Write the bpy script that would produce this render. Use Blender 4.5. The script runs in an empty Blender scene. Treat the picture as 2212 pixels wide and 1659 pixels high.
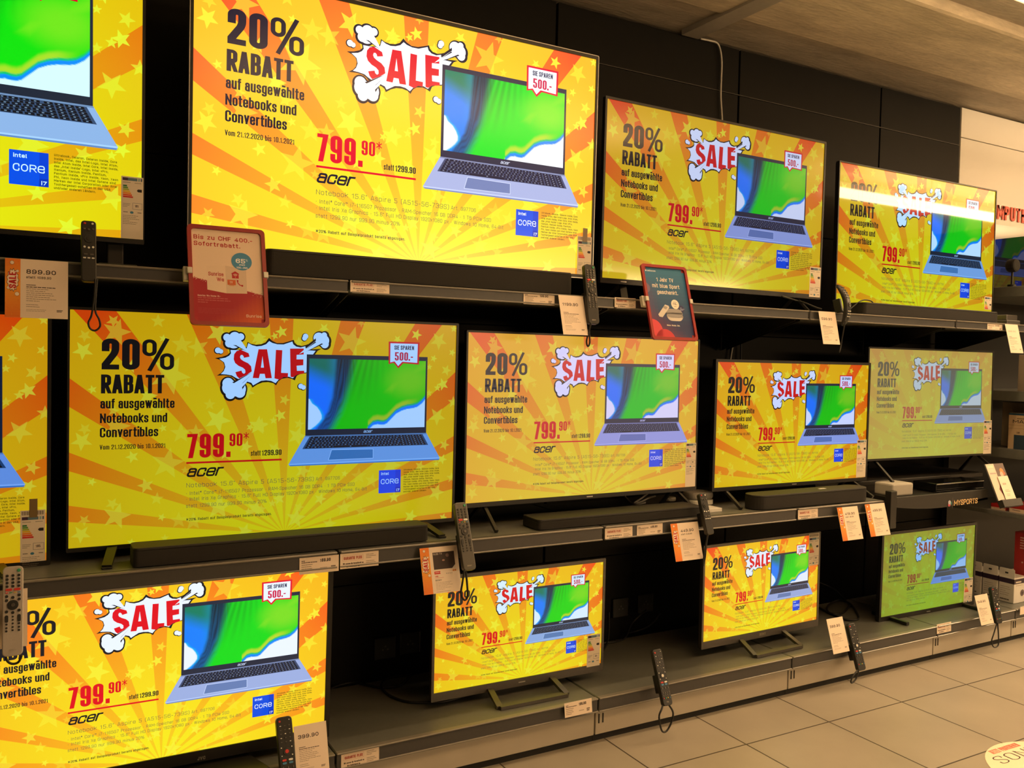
import bpy, bmesh, math, random
from mathutils import Vector, Matrix

random.seed(7)
SC = bpy.context.scene
COL = SC.collection
H = 1.42                      # eye height of the camera above the floor
D2R = math.pi / 180
ZC_ = H + 1.478                # ceiling height

# ------------------------------------------------------------------ camera
FPX, YAW, PITCH, ROLL = 1863.195, 29.43864599 * D2R, -1.82205597 * D2R, 1.32303825 * D2R
cy, sy, cp, sp = math.cos(YAW), math.sin(YAW), math.cos(PITCH), math.sin(PITCH)
FWD = Vector((sy * cp, cy * cp, sp))
_r0 = Vector((cy, -sy, 0.0))
_u0 = _r0.cross(FWD)
RGT = _r0 * math.cos(ROLL) + _u0 * math.sin(ROLL)
UPV = -_r0 * math.sin(ROLL) + _u0 * math.cos(ROLL)
cam = bpy.data.cameras.new('camera')
cam.sensor_width = 36
cam.sensor_fit = 'HORIZONTAL'
cam.lens = FPX / 2212 * 36
cam.clip_start = 0.02
camo = bpy.data.objects.new('camera', cam)
COL.objects.link(camo)
camo.matrix_world = Matrix(((RGT.x, UPV.x, -FWD.x, 0), (RGT.y, UPV.y, -FWD.y, 0),
                            (RGT.z, UPV.z, -FWD.z, H), (0, 0, 0, 1)))
SC.camera = camo

def _ray(px, py):
    return FWD + RGT * ((px - 1106) / FPX) - UPV * ((py - 829.5) / FPX)
def atY(px, py, Y):
    d = _ray(px, py); k = Y / d.y
    return Vector((d.x * k, Y, d.z * k + H))
def atX(px, py, X):
    d = _ray(px, py); k = X / d.x
    return Vector((X, d.y * k, d.z * k + H))
def atZ(px, py, Z):
    d = _ray(px, py); k = (Z - H) / d.z
    return Vector((d.x * k, d.y * k, Z))

# ------------------------------------------------------------------ world, exposure, lamps
w = bpy.data.worlds.new('store_ambience')
SC.world = w
w.use_nodes = True
w.node_tree.nodes['Background'].inputs[0].default_value = (1.0, 0.66, 0.34, 1)
w.node_tree.nodes['Background'].inputs[1].default_value = 0.035
SC.view_settings.view_transform = 'Standard'
SC.view_settings.look = 'None'
SC.view_settings.gamma = 1
SC.view_settings.exposure = 0
SC.view_settings.use_curve_mapping = False

WARM = (1.0, 0.66, 0.34)
def area_lamp(name, loc, sx, sy_, power, rot=(0, 0, 0), col=WARM):
    l = bpy.data.lights.new(name, 'AREA')
    l.shape = 'RECTANGLE'; l.size = sx; l.size_y = sy_
    l.energy = power; l.color = col
    o = bpy.data.objects.new(name, l)
    o.location = loc; o.rotation_euler = rot
    COL.objects.link(o)
    return o
# added fill lights, no fittings: strips over the shelves, upward light onto the ceiling,
# light onto the white wall and sign underside, and a wide fill from behind
area_lamp('added_strip_fill', (6.0, 2.2, ZC_ - .02), 4.0, .12, 165, (-60 * D2R, 0, 0))  # added light for shelf fronts, deck and floor
area_lamp('added_strip_fill', (2.5, 2.2, ZC_ - .02), 2.6, .12, 66, (-60 * D2R, 0, 0))
area_lamp('added_ceiling_fill', (7.3, .9, H + 1.1), 3.4, .3, 230, (math.pi, 0, 0))  # added upward light that brightens the ceiling
area_lamp('added_ceiling_fill', (2.4, .5, H + 1.15), 3.0, .2, 110, (math.pi, 0, 0))
area_lamp('added_wall_fill', (8.2, 1.0, ZC_ - .02), 1.6, .3, 330, (-35 * D2R, 0, 0))  # added light that brightens the white wall
area_lamp('added_sign_fill', (5.1, 3.25, H + .46), .8, .2, 5, (math.pi, 0, 0))  # added light for the underside of the sign box
area_lamp('added_front_fill', (9.5, -8.8, ZC_ - .25), 9.0, .8, 420, (52 * D2R, 0, 0))  # added frontal fill for rails and cards

# ------------------------------------------------------------------ object helpers
def tag(o, label=None, cat=None, group=None, kind=None):
    if label: o['label'] = label
    if cat: o['category'] = cat
    if group: o['group'] = group
    if kind: o['kind'] = kind
    return o
def empty(name, loc, label=None, cat=None, group=None, rot=(0, 0, 0)):
    o = bpy.data.objects.new(name, None)
    o.empty_display_size = 0.05
    COL.objects.link(o)
    o.location = loc; o.rotation_euler = rot
    return tag(o, label, cat, group)
def put(name, me, parent=None, loc=(0, 0, 0), rot=(0, 0, 0)):
    o = bpy.data.objects.new(name, me)
    COL.objects.link(o)
    o.location = loc; o.rotation_euler = rot
    if parent: o.parent = parent
    return o
class MB:
    """collects shapes into one bmesh"""
    def __init__(s): s.bm = bmesh.new()
    def box(s, x0, x1, y0, y1, z0, z1, bev=0.0, seg=2):
        t = bmesh.new()
        v = [t.verts.new(p) for p in ((x0, y0, z0), (x1, y0, z0), (x1, y1, z0), (x0, y1, z0),
                                      (x0, y0, z1), (x1, y0, z1), (x1, y1, z1), (x0, y1, z1))]
        for f in ((3, 2, 1, 0), (4, 5, 6, 7), (0, 1, 5, 4), (1, 2, 6, 5), (2, 3, 7, 6), (3, 0, 4, 7)):
            t.faces.new([v[i] for i in f])
        if bev > 0:
            bmesh.ops.bevel(t, geom=t.edges[:], offset=bev, segments=seg, profile=0.5, affect='EDGES')
        s._merge(t)
        return s
    def _merge(s, t, M=None):
        if M is not None: t.transform(M)
        me = bpy.data.meshes.new('tmp'); t.to_mesh(me); t.free()
        s.bm.from_mesh(me); bpy.data.meshes.remove(me)
    def bar(s, a, b, wx, wy, bev=0.0, up=(0, 0, 1)):
        """box-section bar between two points"""
        a, b = Vector(a), Vector(b); d = (b - a); L = d.length; d.normalize()
        u = Vector(up)
        if abs(u.dot(d)) > 0.98: u = Vector((0, 1, 0))
        x = u.cross(d).normalized(); y = d.cross(x)
        M = Matrix(((x.x, y.x, d.x, a.x), (x.y, y.y, d.y, a.y), (x.z, y.z, d.z, a.z), (0, 0, 0, 1)))
        q = MB().box(-wx / 2, wx / 2, -wy / 2, wy / 2, 0, L, bev)
        s._merge(q.bm, M)
        return s
    def cyl(s, c, r, h, axis='Z', seg=24, r2=None, bev=0.0):
        t = bmesh.new()
        bmesh.ops.create_cone(t, cap_ends=True, segments=seg, radius1=r, radius2=r if r2 is None else r2, depth=h)
        if bev > 0:
            es = [e for e in t.edges if abs(e.verts[0].co.z - e.verts[1].co.z) < 1e-6]
            bmesh.ops.bevel(t, geom=es, offset=bev, segments=2, profile=0.5, affect='EDGES')
        M = Matrix.Translation(c)
        if axis == 'Y': M = M @ Matrix.Rotation(math.pi / 2, 4, 'X')
        if axis == 'X': M = M @ Matrix.Rotation(math.pi / 2, 4, 'Y')
        s._merge(t, M)
        return s
    def tube(s, pts, r, seg=8, closed=False, smooth=6):
        P = [Vector(p) for p in pts]
        if smooth > 1 and len(P) > 2:
            Q = []
            n = len(P)
            rng = range(n) if closed else range(n - 1)
            for i in rng:
                p0 = P[(i - 1) % n] if (closed or i > 0) else P[i]
                p1 = P[i]; p2 = P[(i + 1) % n]
                p3 = P[(i + 2) % n] if (closed or i + 2 < n) else p2
                for k in range(smooth):
                    t = k / smooth
                    Q.append(0.5 * ((2 * p1) + (p2 - p0) * t + (2 * p0 - 5 * p1 + 4 * p2 - p3) * t * t
                                    + (3 * p1 - p0 - 3 * p2 + p3) * t ** 3))
            if not closed: Q.append(P[-1])
            P = Q
        n = len(P); rings = []
        ref = Vector((0.13, 0.21, 1)).normalized()
        for i, p in enumerate(P):
            a = P[(i - 1) % n] if (closed or i > 0) else p
            b = P[(i + 1) % n] if (closed or i < n - 1) else p
            d = (b - a)
            d = d.normalized() if d.length > 1e-9 else Vector((1, 0, 0))
            x = ref.cross(d)
            x = x.normalized() if x.length > 1e-4 else Vector((1, 0, 0))
            y = d.cross(x)
            rr = r(i / max(1, n - 1)) if callable(r) else r
            rings.append([s.bm.verts.new(p + (x * math.cos(2 * math.pi * k / seg) + y * math.sin(2 * math.pi * k / seg)) * rr)
                          for k in range(seg)])
        for i in range(n if closed else n - 1):
            A, B = rings[i], rings[(i + 1) % n]
            for k in range(seg):
                s.bm.faces.new((A[k], A[(k + 1) % seg], B[(k + 1) % seg], B[k]))
        if not closed:
            s.bm.faces.new(rings[0][::-1]); s.bm.faces.new(rings[-1])
        return s
    def prism(s, poly, y0, y1, plane='XZ', bev=0.0):
        """extrude a polygon; plane XZ -> extruded along y, XY -> along z, YZ -> along x"""
        t = bmesh.new()
        def P(a, b, c):
            return (a, c, b) if plane == 'XZ' else ((a, b, c) if plane == 'XY' else (c, a, b))
        A = [t.verts.new(P(a, b, y0)) for a, b in poly]
        B = [t.verts.new(P(a, b, y1)) for a, b in poly]
        n = len(poly)
        t.faces.new(A); t.faces.new(B[::-1])
        for i in range(n): t.faces.new((A[i], B[i], B[(i + 1) % n], A[(i + 1) % n]))
        bmesh.ops.recalc_face_normals(t, faces=t.faces[:])
        if bev > 0:
            bmesh.ops.bevel(t, geom=t.edges[:], offset=bev, segments=2, profile=0.5, affect='EDGES')
        s._merge(t)
        return s
    def mesh(s, name, mat, smooth=False):
        me = bpy.data.meshes.new(name)
        bmesh.ops.recalc_face_normals(s.bm, faces=s.bm.faces[:])
        s.bm.to_mesh(me); s.bm.free()
        me.materials.append(mat)
        if smooth:
            for p in me.polygons: p.use_smooth = True
        return me
    def build(s, name, mat, parent=None, loc=(0, 0, 0), rot=(0, 0, 0), smooth=False):
        return put(name, s.mesh(name, mat, smooth), parent, loc, rot)
def rrect(x0, x1, z0, z1, r, n=6):
    """rounded rectangle outline, counter-clockwise"""
    out = []
    for cx_, cz_, a0 in ((x1 - r, z1 - r, 0), (x0 + r, z1 - r, 90), (x0 + r, z0 + r, 180), (x1 - r, z0 + r, 270)):
        for k in range(n + 1):
            a = (a0 + 90 * k / n) * D2R
            out.append((cx_ + r * math.cos(a), cz_ + r * math.sin(a)))
    return out
def ring_prism(mb, outer, inner, y0, y1):
    """frame between two outlines with equal point counts, in the XZ plane"""
    bm = mb.bm; n = len(outer)
    L = [[bm.verts.new((a, y, b)) for a, b in o] for o, y in ((outer, y0), (inner, y0), (inner, y1), (outer, y1))]
    for j in range(4):
        A, B = L[j], L[(j + 1) % 4]
        for i in range(n):
            bm.faces.new((A[i], A[(i + 1) % n], B[(i + 1) % n], B[i]))
    return mb

# ------------------------------------------------------------------ materials
def lin(c):
    c = c / 255
    return c / 12.92 if c <= 0.04045 else ((c + 0.055) / 1.055) ** 2.4
def RGB(r, g, b): return (lin(r), lin(g), lin(b))
def mat(name, col, rough=0.5, metal=0.0, spec=0.5, noise=0.0, nscale=40, bump=0.0, coat=0.0):
    m = bpy.data.materials.new(name)
    m.use_nodes = True
    nt = m.node_tree; b = nt.nodes['Principled BSDF']
    b.inputs['Base Color'].default_value = (*col, 1)
    b.inputs['Roughness'].default_value = rough
    b.inputs['Metallic'].default_value = metal
    b.inputs['Specular IOR Level'].default_value = spec
    if coat: b.inputs['Coat Weight'].default_value = coat
    if noise or bump:
        tc = nt.nodes.new('ShaderNodeTexCoord'); nz = nt.nodes.new('ShaderNodeTexNoise')
        nz.inputs['Scale'].default_value = nscale; nz.inputs['Detail'].default_value = 6
        nt.links.new(tc.outputs['Object'], nz.inputs['Vector'])
        if noise:
            mx = nt.nodes.new('ShaderNodeMix'); mx.data_type = 'RGBA'
            mx.inputs['A'].default_value = (*[c * (1 - noise) for c in col], 1)
            mx.inputs['B'].default_value = (*[min(1, c * (1 + noise)) for c in col], 1)
            nt.links.new(nz.outputs['Fac'], mx.inputs['Factor'])
            nt.links.new(mx.outputs['Result'], b.inputs['Base Color'])
        if bump:
            bp = nt.nodes.new('ShaderNodeBump'); bp.inputs['Strength'].default_value = bump
            bp.inputs['Distance'].default_value = 0.004
            nt.links.new(nz.outputs['Fac'], bp.inputs['Height'])
            nt.links.new(bp.outputs['Normal'], b.inputs['Normal'])
    return m
def emit(name, col, strength):
    m = mat(name, (0, 0, 0), 0.4)
    b = m.node_tree.nodes['Principled BSDF']
    b.inputs['Emission Color'].default_value = (*col, 1)
    b.inputs['Emission Strength'].default_value = strength
    return m
M = {}
M['black_plastic'] = mat('black_plastic', (0.012, 0.011, 0.010), 0.38, noise=0.2, nscale=200)
M['satin_black'] = mat('satin_black', (0.018, 0.016, 0.014), 0.55, noise=0.15, nscale=300)
M['cloth_black'] = mat('speaker_cloth', (0.014, 0.012, 0.010), 0.8, noise=0.5, nscale=900, bump=0.3)
M['mirror_black'] = mat('mirror_black', (0.004, 0.004, 0.004), 0.03, spec=1.0)
M['gloss_black'] = mat('gloss_black', (0.006, 0.006, 0.006), 0.06)
M['gunmetal'] = mat('gunmetal', (0.13, 0.12, 0.11), 0.38, 0.6, noise=0.12, nscale=150)
M['silver'] = mat('silver_trim', (0.55, 0.52, 0.48), 0.3, 0.9)
M['shelf'] = mat('shelf_grey_paint', (0.128, 0.132, 0.118), 0.4, noise=0.12, nscale=60)
M['rail'] = mat('rail_grey', (0.066, 0.064, 0.066), 0.4, noise=0.1, nscale=80)
M['rail_lip'] = mat('rail_lip_clear', (0.21, 0.19, 0.16), 0.3, noise=0.1, nscale=80)
M['plinth'] = mat('plinth_painted_metal', (0.50, 0.455, 0.38), 0.34, noise=0.1, nscale=8)
M['dark_gap'] = mat('plinth_foot_black', (0.012, 0.012, 0.012), 0.7, noise=0.2)
M['wall_black'] = mat('wall_panel_black', (0.0065, 0.0055, 0.0042), 0.5, spec=.12, noise=0.25, nscale=12)
M['wall_white'] = mat('wall_panel_white', (0.80, 0.76, 0.70), 0.5, noise=0.03, nscale=6)
M['red_frame'] = mat('red_frame_plastic', (0.32, 0.014, 0.014), 0.35, noise=0.08, nscale=50)
M['clear_clip'] = mat('clear_clip', (0.62, 0.58, 0.50), 0.2)
M['white_plastic'] = mat('white_plastic', (0.74, 0.72, 0.68), 0.4, noise=0.04)
M['grey_fabric'] = mat('grey_fabric', (0.42, 0.40, 0.36), 0.85, noise=0.3, nscale=700)
M['cable_black'] = mat('cable_black', (0.012, 0.012, 0.012), 0.5, noise=0.1)
M['cable_white'] = mat('cable_white', (0.62, 0.58, 0.52), 0.5, noise=0.1)
M['remote_black'] = mat('remote_black', (0.016, 0.015, 0.014), 0.42, noise=0.15, nscale=300)
M['remote_grey'] = mat('remote_grey_metal', (0.50, 0.45, 0.40), 0.42, 0.15, noise=0.08, nscale=200)
M['remote_dark'] = mat('remote_dark_metal', (0.10, 0.095, 0.085), 0.36, 0.4, noise=0.08, nscale=200)
M['key_dark'] = mat('key_dark', (0.02, 0.02, 0.02), 0.45, noise=0.1)
M['key_white'] = mat('key_white', (0.75, 0.74, 0.70), 0.5, noise=0.05)
M['key_red'] = mat('key_red', (0.62, 0.04, 0.03), 0.45, noise=0.05)
M['key_green'] = mat('key_green', (0.05, 0.35, 0.16), 0.45, noise=0.05)
M['key_blue'] = mat('key_blue', (0.06, 0.22, 0.42), 0.45, noise=0.05)
M['key_yellow'] = mat('key_yellow', (0.7, 0.5, 0.04), 0.45, noise=0.05)
M['sign_red'] = mat('sign_letters_red', (0.72, 0.10, 0.06), 0.5, noise=0.05)
M['brown_tape'] = mat('brown_tape', (0.22, 0.15, 0.06), 0.3, noise=0.1)

def concrete(name, col, rough=0.8):
    m = mat(name, col, rough)
    nt = m.node_tree; b = nt.nodes['Principled BSDF']
    tc = nt.nodes.new('ShaderNodeTexCoord')
    mp = nt.nodes.new('ShaderNodeMapping'); mp.inputs['Scale'].default_value = (0.7, 3.0, 3.0)
    n1 = nt.nodes.new('ShaderNodeTexNoise'); n1.inputs['Scale'].default_value = 4; n1.inputs['Detail'].default_value = 10
    n2 = nt.nodes.new('ShaderNodeTexNoise'); n2.inputs['Scale'].default_value = 26; n2.inputs['Detail'].default_value = 8
    nt.links.new(tc.outputs['Object'], mp.inputs['Vector'])
    nt.links.new(mp.outputs['Vector'], n1.inputs['Vector'])
    nt.links.new(mp.outputs['Vector'], n2.inputs['Vector'])
    r = nt.nodes.new('ShaderNodeValToRGB')
    r.color_ramp.elements[0].position = 0.3; r.color_ramp.elements[0].color = (*[c * 0.68 for c in col], 1)
    r.color_ramp.elements[1].position = 0.72; r.color_ramp.elements[1].color = (*[min(1, c * 1.25) for c in col], 1)
    ad = nt.nodes.new('ShaderNodeMath'); ad.operation = 'MULTIPLY_ADD'; ad.inputs[1].default_value = 0.35
    nt.links.new(n2.outputs['Fac'], ad.inputs[0]); 
    sc = nt.nodes.new('ShaderNodeMath'); sc.operation = 'MULTIPLY'; sc.inputs[1].default_value = 0.65
    nt.links.new(n1.outputs['Fac'], sc.inputs[0]); nt.links.new(sc.outputs[0], ad.inputs[2])
    nt.links.new(ad.outputs[0], r.inputs['Fac']); nt.links.new(r.outputs['Color'], b.inputs['Base Color'])
    bp = nt.nodes.new('ShaderNodeBump'); bp.inputs['Strength'].default_value = 0.7; bp.inputs['Distance'].default_value = 0.012
    nt.links.new(ad.outputs[0], bp.inputs['Height']); nt.links.new(bp.outputs['Normal'], b.inputs['Normal'])
    return m
M['concrete'] = concrete('ceiling_lit_tone', (0.62, 0.54, 0.41))  # lighter tone puts the brighter lighting of the soffit into its colour
M['concrete_dim'] = concrete('ceiling_dim_tone', (0.45, 0.40, 0.33))  # darker tone puts the dimmer lighting of the other bays into their colour

def tiles():
    m = mat('floor_tiles', (0.4, 0.36, 0.3), 0.38)
    nt = m.node_tree; b = nt.nodes['Principled BSDF']
    tc = nt.nodes.new('ShaderNodeTexCoord'); mp = nt.nodes.new('ShaderNodeMapping')
    mp.inputs['Location'].default_value = (-2.784, -2.311, 0)
    br = nt.nodes.new('ShaderNodeTexBrick')
    br.offset = 0; br.squash = 1
    br.inputs['Scale'].default_value = 1
    br.inputs['Brick Width'].default_value = 0.4455; br.inputs['Row Height'].default_value = 0.4455
    br.inputs['Mortar Size'].default_value = 0.0034; br.inputs['Mortar Smooth'].default_value = 0.25
    br.inputs['Color1'].default_value = (0.42, 0.38, 0.31, 1)
    br.inputs['Color2'].default_value = (0.395, 0.36, 0.29, 1)
    br.inputs['Mortar'].default_value = (0.07, 0.052, 0.036, 1)
    nz = nt.nodes.new('ShaderNodeTexNoise'); nz.inputs['Scale'].default_value = 3; nz.inputs['Detail'].default_value = 8
    mx = nt.nodes.new('ShaderNodeMix'); mx.data_type = 'RGBA'; mx.blend_type = 'MULTIPLY'
    mx.inputs['Factor'].default_value = 0.35
    nt.links.new(tc.outputs['Object'], mp.inputs['Vector']); nt.links.new(mp.outputs['Vector'], br.inputs['Vector'])
    nt.links.new(tc.outputs['Object'], nz.inputs['Vector'])
    nt.links.new(br.outputs['Color'], mx.inputs['A']); nt.links.new(nz.outputs['Fac'], mx.inputs['B'])
    nt.links.new(mx.outputs['Result'], b.inputs['Base Color'])
    bp = nt.nodes.new('ShaderNodeBump'); bp.inputs['Strength'].default_value = 0.5; bp.inputs['Distance'].default_value = 0.003
    bp.invert = True
    nt.links.new(br.outputs['Fac'], bp.inputs['Height']); nt.links.new(bp.outputs['Normal'], b.inputs['Normal'])
    return m
M['tiles'] = tiles()

# printed paper / plastic: colours carried by the printed layers of the mesh
def print_mat():
    m = mat('printed_card', (1, 1, 1), 0.55)
    nt = m.node_tree; a = nt.nodes.new('ShaderNodeAttribute'); a.attribute_name = 'Col'
    nz = nt.nodes.new('ShaderNodeTexNoise'); nz.inputs['Scale'].default_value = 60
    mx = nt.nodes.new('ShaderNodeMix'); mx.data_type = 'RGBA'; mx.blend_type = 'MULTIPLY'; mx.inputs['Factor'].default_value = 0.05
    nt.links.new(a.outputs['Color'], mx.inputs['A']); nt.links.new(nz.outputs['Fac'], mx.inputs['B'])
    nt.links.new(mx.outputs['Result'], nt.nodes['Principled BSDF'].inputs['Base Color'])
    return m
M['print'] = print_mat()

# television picture: art layers blended over a ray-burst background, per-set picture settings from the object
RAYS = [-82.6, -78.6, -70.2, -65.9, -56.8, -52.0, -41.7, -36.2, -24.4, -18.2, -5.3, 0.9,
        13.9, 20.2, 32.1, 37.7, 48.5, 53.9, 62.8, 67.1, 75.6, 79.4, 86.8, 89.8]
def screen_mat(name, sample):
    m = bpy.data.materials.new(name); m.use_nodes = True
    nt = m.node_tree; L = nt.links.new; N = nt.nodes.new
    b = nt.nodes['Principled BSDF']
    def math_(op, a=None, v=None, c=None):
        n = N('ShaderNodeMath'); n.operation = op
        for i, q in enumerate((a, v, c)):
            if q is None: continue
            if isinstance(q, (int, float)): n.inputs[i].default_value = q
            else: L(q, n.inputs[i])
        return n.outputs[0]
    def attr(nm, typ='OBJECT', out='Fac'):
        n = N('ShaderNodeAttribute'); n.attribute_type = typ; n.attribute_name = nm
        return n.outputs[out]
    def mix(fac, A, B):
        n = N('ShaderNodeMix'); n.data_type = 'RGBA'
        if isinstance(fac, (int, float)): n.inputs['Factor'].default_value = fac
        else: L(fac, n.inputs['Factor'])
        for s, q in (('A', A), ('B', B)):
            if isinstance(q, tuple): n.inputs[s].default_value = (*q, 1)
            else: L(q, n.inputs[s])
        return n.outputs['Result']
    tc = N('ShaderNodeTexCoord'); sx = N('ShaderNodeSeparateXYZ'); L(tc.outputs['Object'], sx.inputs[0])
    dx = math_('SUBTRACT', sx.outputs['X'], (979 - 960) / 1920)
    dz = math_('SUBTRACT', sx.outputs['Z'], (540 - 1092) / 1920)
    ang = math_('ARCTAN2', dx, dz)
    t = math_('MULTIPLY_ADD', ang, 1 / math.pi, 0.5)
    rp = N('ShaderNodeValToRGB'); rp.color_ramp.interpolation = 'CONSTANT'
    el = rp.color_ramp.elements
    el[0].position = 0; el[0].color = (0, 0, 0, 1)
    el[1].position = (RAYS[0] + 90) / 180; el[1].color = (1, 1, 1, 1)
    for i, a in enumerate(RAYS[1:]):
        e = el.new((a + 90) / 180); c = 0 if i % 2 == 0 else 1; e.color = (c, c, c, 1)
    L(t, rp.inputs['Fac'])
    r = math_('SQRT', math_('ADD', math_('MULTIPLY', dx, dx), math_('MULTIPLY', dz, dz)))
    rr = N('ShaderNodeMapRange'); rr.inputs['From Min'].default_value = 0.08; rr.inputs['From Max'].default_value = 0.72
    L(r, rr.inputs['Value'])
    yel = mix(rr.outputs[0], RGB(255, 240, 16), RGB(255, 188, 8))
    org = mix(rr.outputs[0], RGB(255, 210, 16), RGB(255, 78, 6))
    bg = mix(math_('MULTIPLY', rp.outputs['Color'], attr('rays')), yel, org)
    ca = N('ShaderNodeAttribute'); ca.attribute_name = 'Col'
    col = mix(ca.outputs['Alpha'], bg, ca.outputs['Color'])
    s3 = N('ShaderNodeSeparateColor'); L(col, s3.inputs[0])
    g3 = N('ShaderNodeSeparateXYZ'); L(attr('gain', out='Vector'), g3.inputs[0])
    l3 = N('ShaderNodeSeparateXYZ'); L(attr('lift', out='Vector'), l3.inputs[0])
    red = math_('SUBTRACT', s3.outputs[0], math_('MULTIPLY', s3.outputs[2], attr('cool')))
    red = math_('MAXIMUM', red, 0.0)
    cc = N('ShaderNodeCombineColor')
    for i, src in enumerate((red, s3.outputs[1], s3.outputs[2])):
        L(math_('MULTIPLY_ADD', src, g3.outputs[i], l3.outputs[i]), cc.inputs[i])
    b.inputs['Base Color'].default_value = (0.004, 0.004, 0.004, 1)
    L(attr('gloss'), b.inputs['Roughness'])
    b.inputs['Specular IOR Level'].default_value = 0.5
    L(cc.outputs[0], b.inputs['Emission Color'])
    b.inputs['Emission Strength'].default_value = 1.0
    m.cycles.emission_sampling = 'FRONT_BACK' if sample else 'NONE'
    return m
M['screen'] = screen_mat('television_picture', True)
M['screen_art'] = screen_mat('television_picture_art', False)

# ------------------------------------------------------------------ layout of the advert in 1920 x 1080 units
POLY={'burst_o': [(626, 206), (658, 200), (684, 190), (696, 178), (694, 164), (676, 153), (708, 162), (734, 163), (758, 160), (776, 147), (780, 123), (797, 132), (822, 136), (846, 133), (868, 123), (885, 100), (900, 114), (924, 125), (955, 124), (983, 115), (1009, 106), (1014, 121), (1028, 132), (1051, 136), (1070, 131), (1086, 125), (1074, 150), (1107, 152), (1154, 148), (1133, 159), (1120, 178), (1092, 224), (1076, 275), (1047, 278), (1028, 288), (1018, 312), (1003, 304), (981, 299), (952, 304), (935, 317), (924, 337), (909, 326), (884, 321), (856, 323), (831, 333), (807, 349), (801, 336), (789, 328), (773, 325), (749, 322), (725, 311), (716, 301), (698, 292), (671, 289), (636, 291), (656, 278), (668, 263), (672, 244), (666, 226), (649, 214)], 'burst_i': [(647, 209), (676, 203), (693, 193), (702, 181), (699, 165), (747, 165), (776, 156), (784, 129), (803, 139), (825, 144), (849, 141), (871, 132), (886, 116), (902, 125), (927, 131), (958, 131), (1002, 115), (1007, 129), (1022, 140), (1045, 144), (1069, 137), (1071, 157), (1123, 159), (1110, 177), (1091, 205), (1076, 271), (1044, 273), (1022, 283), (1008, 301), (987, 293), (958, 295), (938, 306), (921, 326), (899, 315), (874, 312), (849, 315), (810, 338), (802, 325), (776, 317), (749, 312), (725, 300), (707, 289), (683, 285), (655, 283), (669, 268), (676, 248), (670, 226)], 'S': [(791, 196), (764, 202), (762, 194), (756, 188), (748, 189), (745, 199), (749, 209), (762, 218), (784, 228), (799, 243), (803, 268), (779, 286), (743, 304), (731, 292), (724, 273), (753, 265), (757, 276), (765, 281), (772, 275), (771, 261), (760, 251), (739, 242), (722, 228), (715, 210), (717, 185), (729, 169), (749, 163), (786, 179)], 'A1': [(834, 158), (854, 158), (854, 192), (847, 249), (843, 280), (838, 302), (808, 301)], 'A2': [(854, 158), (876, 157), (902, 301), (871, 302), (866, 280), (862, 249), (854, 192)], 'A3': [(847, 249), (862, 249), (866, 280), (843, 280)], 'L': [(920, 159), (952, 160), (948, 274), (983, 275), (982, 296), (961, 295), (941, 309), (915, 302)], 'E': [(991, 151), (1061, 149), (1061, 179), (1025, 182), (1025, 205), (1060, 204), (1060, 234), (1026, 237), (1028, 263), (1065, 262), (1066, 276), (1028, 283), (1009, 296), (996, 294)], 'circ': [('t', 682, 104, 19), ('t', 719, 103, 28), ('t', 747, 99, 18), ('t', 713, 122, 36), ('t', 694, 132, 22), ('b', 690, 328, 28), ('b', 699, 349, 38), ('b', 738, 356, 39), ('b', 702, 382, 24), ('b', 747, 373, 27), ('r', 1138, 93, 29), ('r', 1166, 78, 16), ('r', 1163, 106, 31), ('r', 1170, 124, 22), ('p', 640, 168, 14), ('p', 654, 173, 11), ('p', 1069, 87, 14), ('p', 1064, 97, 12), ('p', 1049, 341, 13), ('p', 1063, 347, 12)], 'w_t': [(710, 136), (746, 113), (786, 173)], 'k_t1': [(743, 110), (748, 118), (777, 162)], 'k_t2': [(710, 140), (725, 141), (781, 172)], 'k_t3': [(736, 138), (740, 141), (778, 167)], 'w_b': [(716, 325), (765, 350), (804, 273)], 'k_b1': [(709, 323), (718, 327), (804, 273)], 'k_b2': [(755, 330), (762, 325), (801, 284)], 'k_b3': [(757, 347), (759, 358), (779, 323)], 'w_r': [(1119, 104), (1155, 126), (1037, 178)], 'k_r1': [(1122, 95), (1123, 108), (1071, 150), (1083, 127)], 'k_r2': [(1154, 120), (1161, 124), (1071, 166)], 'k_r3': [(1124, 116), (1119, 112), (1071, 153)], 'lid': [(1077, 178), (1749, 179), (1751, 599), (1077, 597)], 'disp': [(1091, 199), (1739, 201), (1740, 564), (1090, 564)], 'deck': [(1076, 595), (1752, 596), (1837, 738), (1832, 749), (1002, 749), (993, 740)], 'edge': [(993, 737), (1837, 735), (1834, 747), (1002, 747)], 'edge2': [(995, 743), (1835, 742), (1832, 749), (1002, 749)], 'hinge': [(1076, 595), (1752, 596), (1755, 603), (1073, 601)], 'kbd': [(1101, 598), (1730, 603), (1765, 663), (1063, 663)], 'pad': [(1217, 672), (1445, 675), (1446, 724), (1201, 725)], 'bad_o': [(1520, 100), (1699, 100), (1698, 221), (1607, 215), (1578, 243), (1551, 214), (1522, 221)], 'bad_i': [(1530, 109), (1689, 109), (1688, 212), (1600, 207), (1577, 231), (1556, 206), (1531, 212)], 'intel': [(1481, 792), (1606, 792), (1607, 916), (1481, 916)], 'intel2': [(1576, 792), (1606, 792), (1607, 886), (1577, 888)], 'intel3': [(1577, 888), (1607, 886), (1607, 916), (1575, 916)], 'uline': [(501, 707), (958, 708), (959, 717), (502, 716)]}
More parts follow.
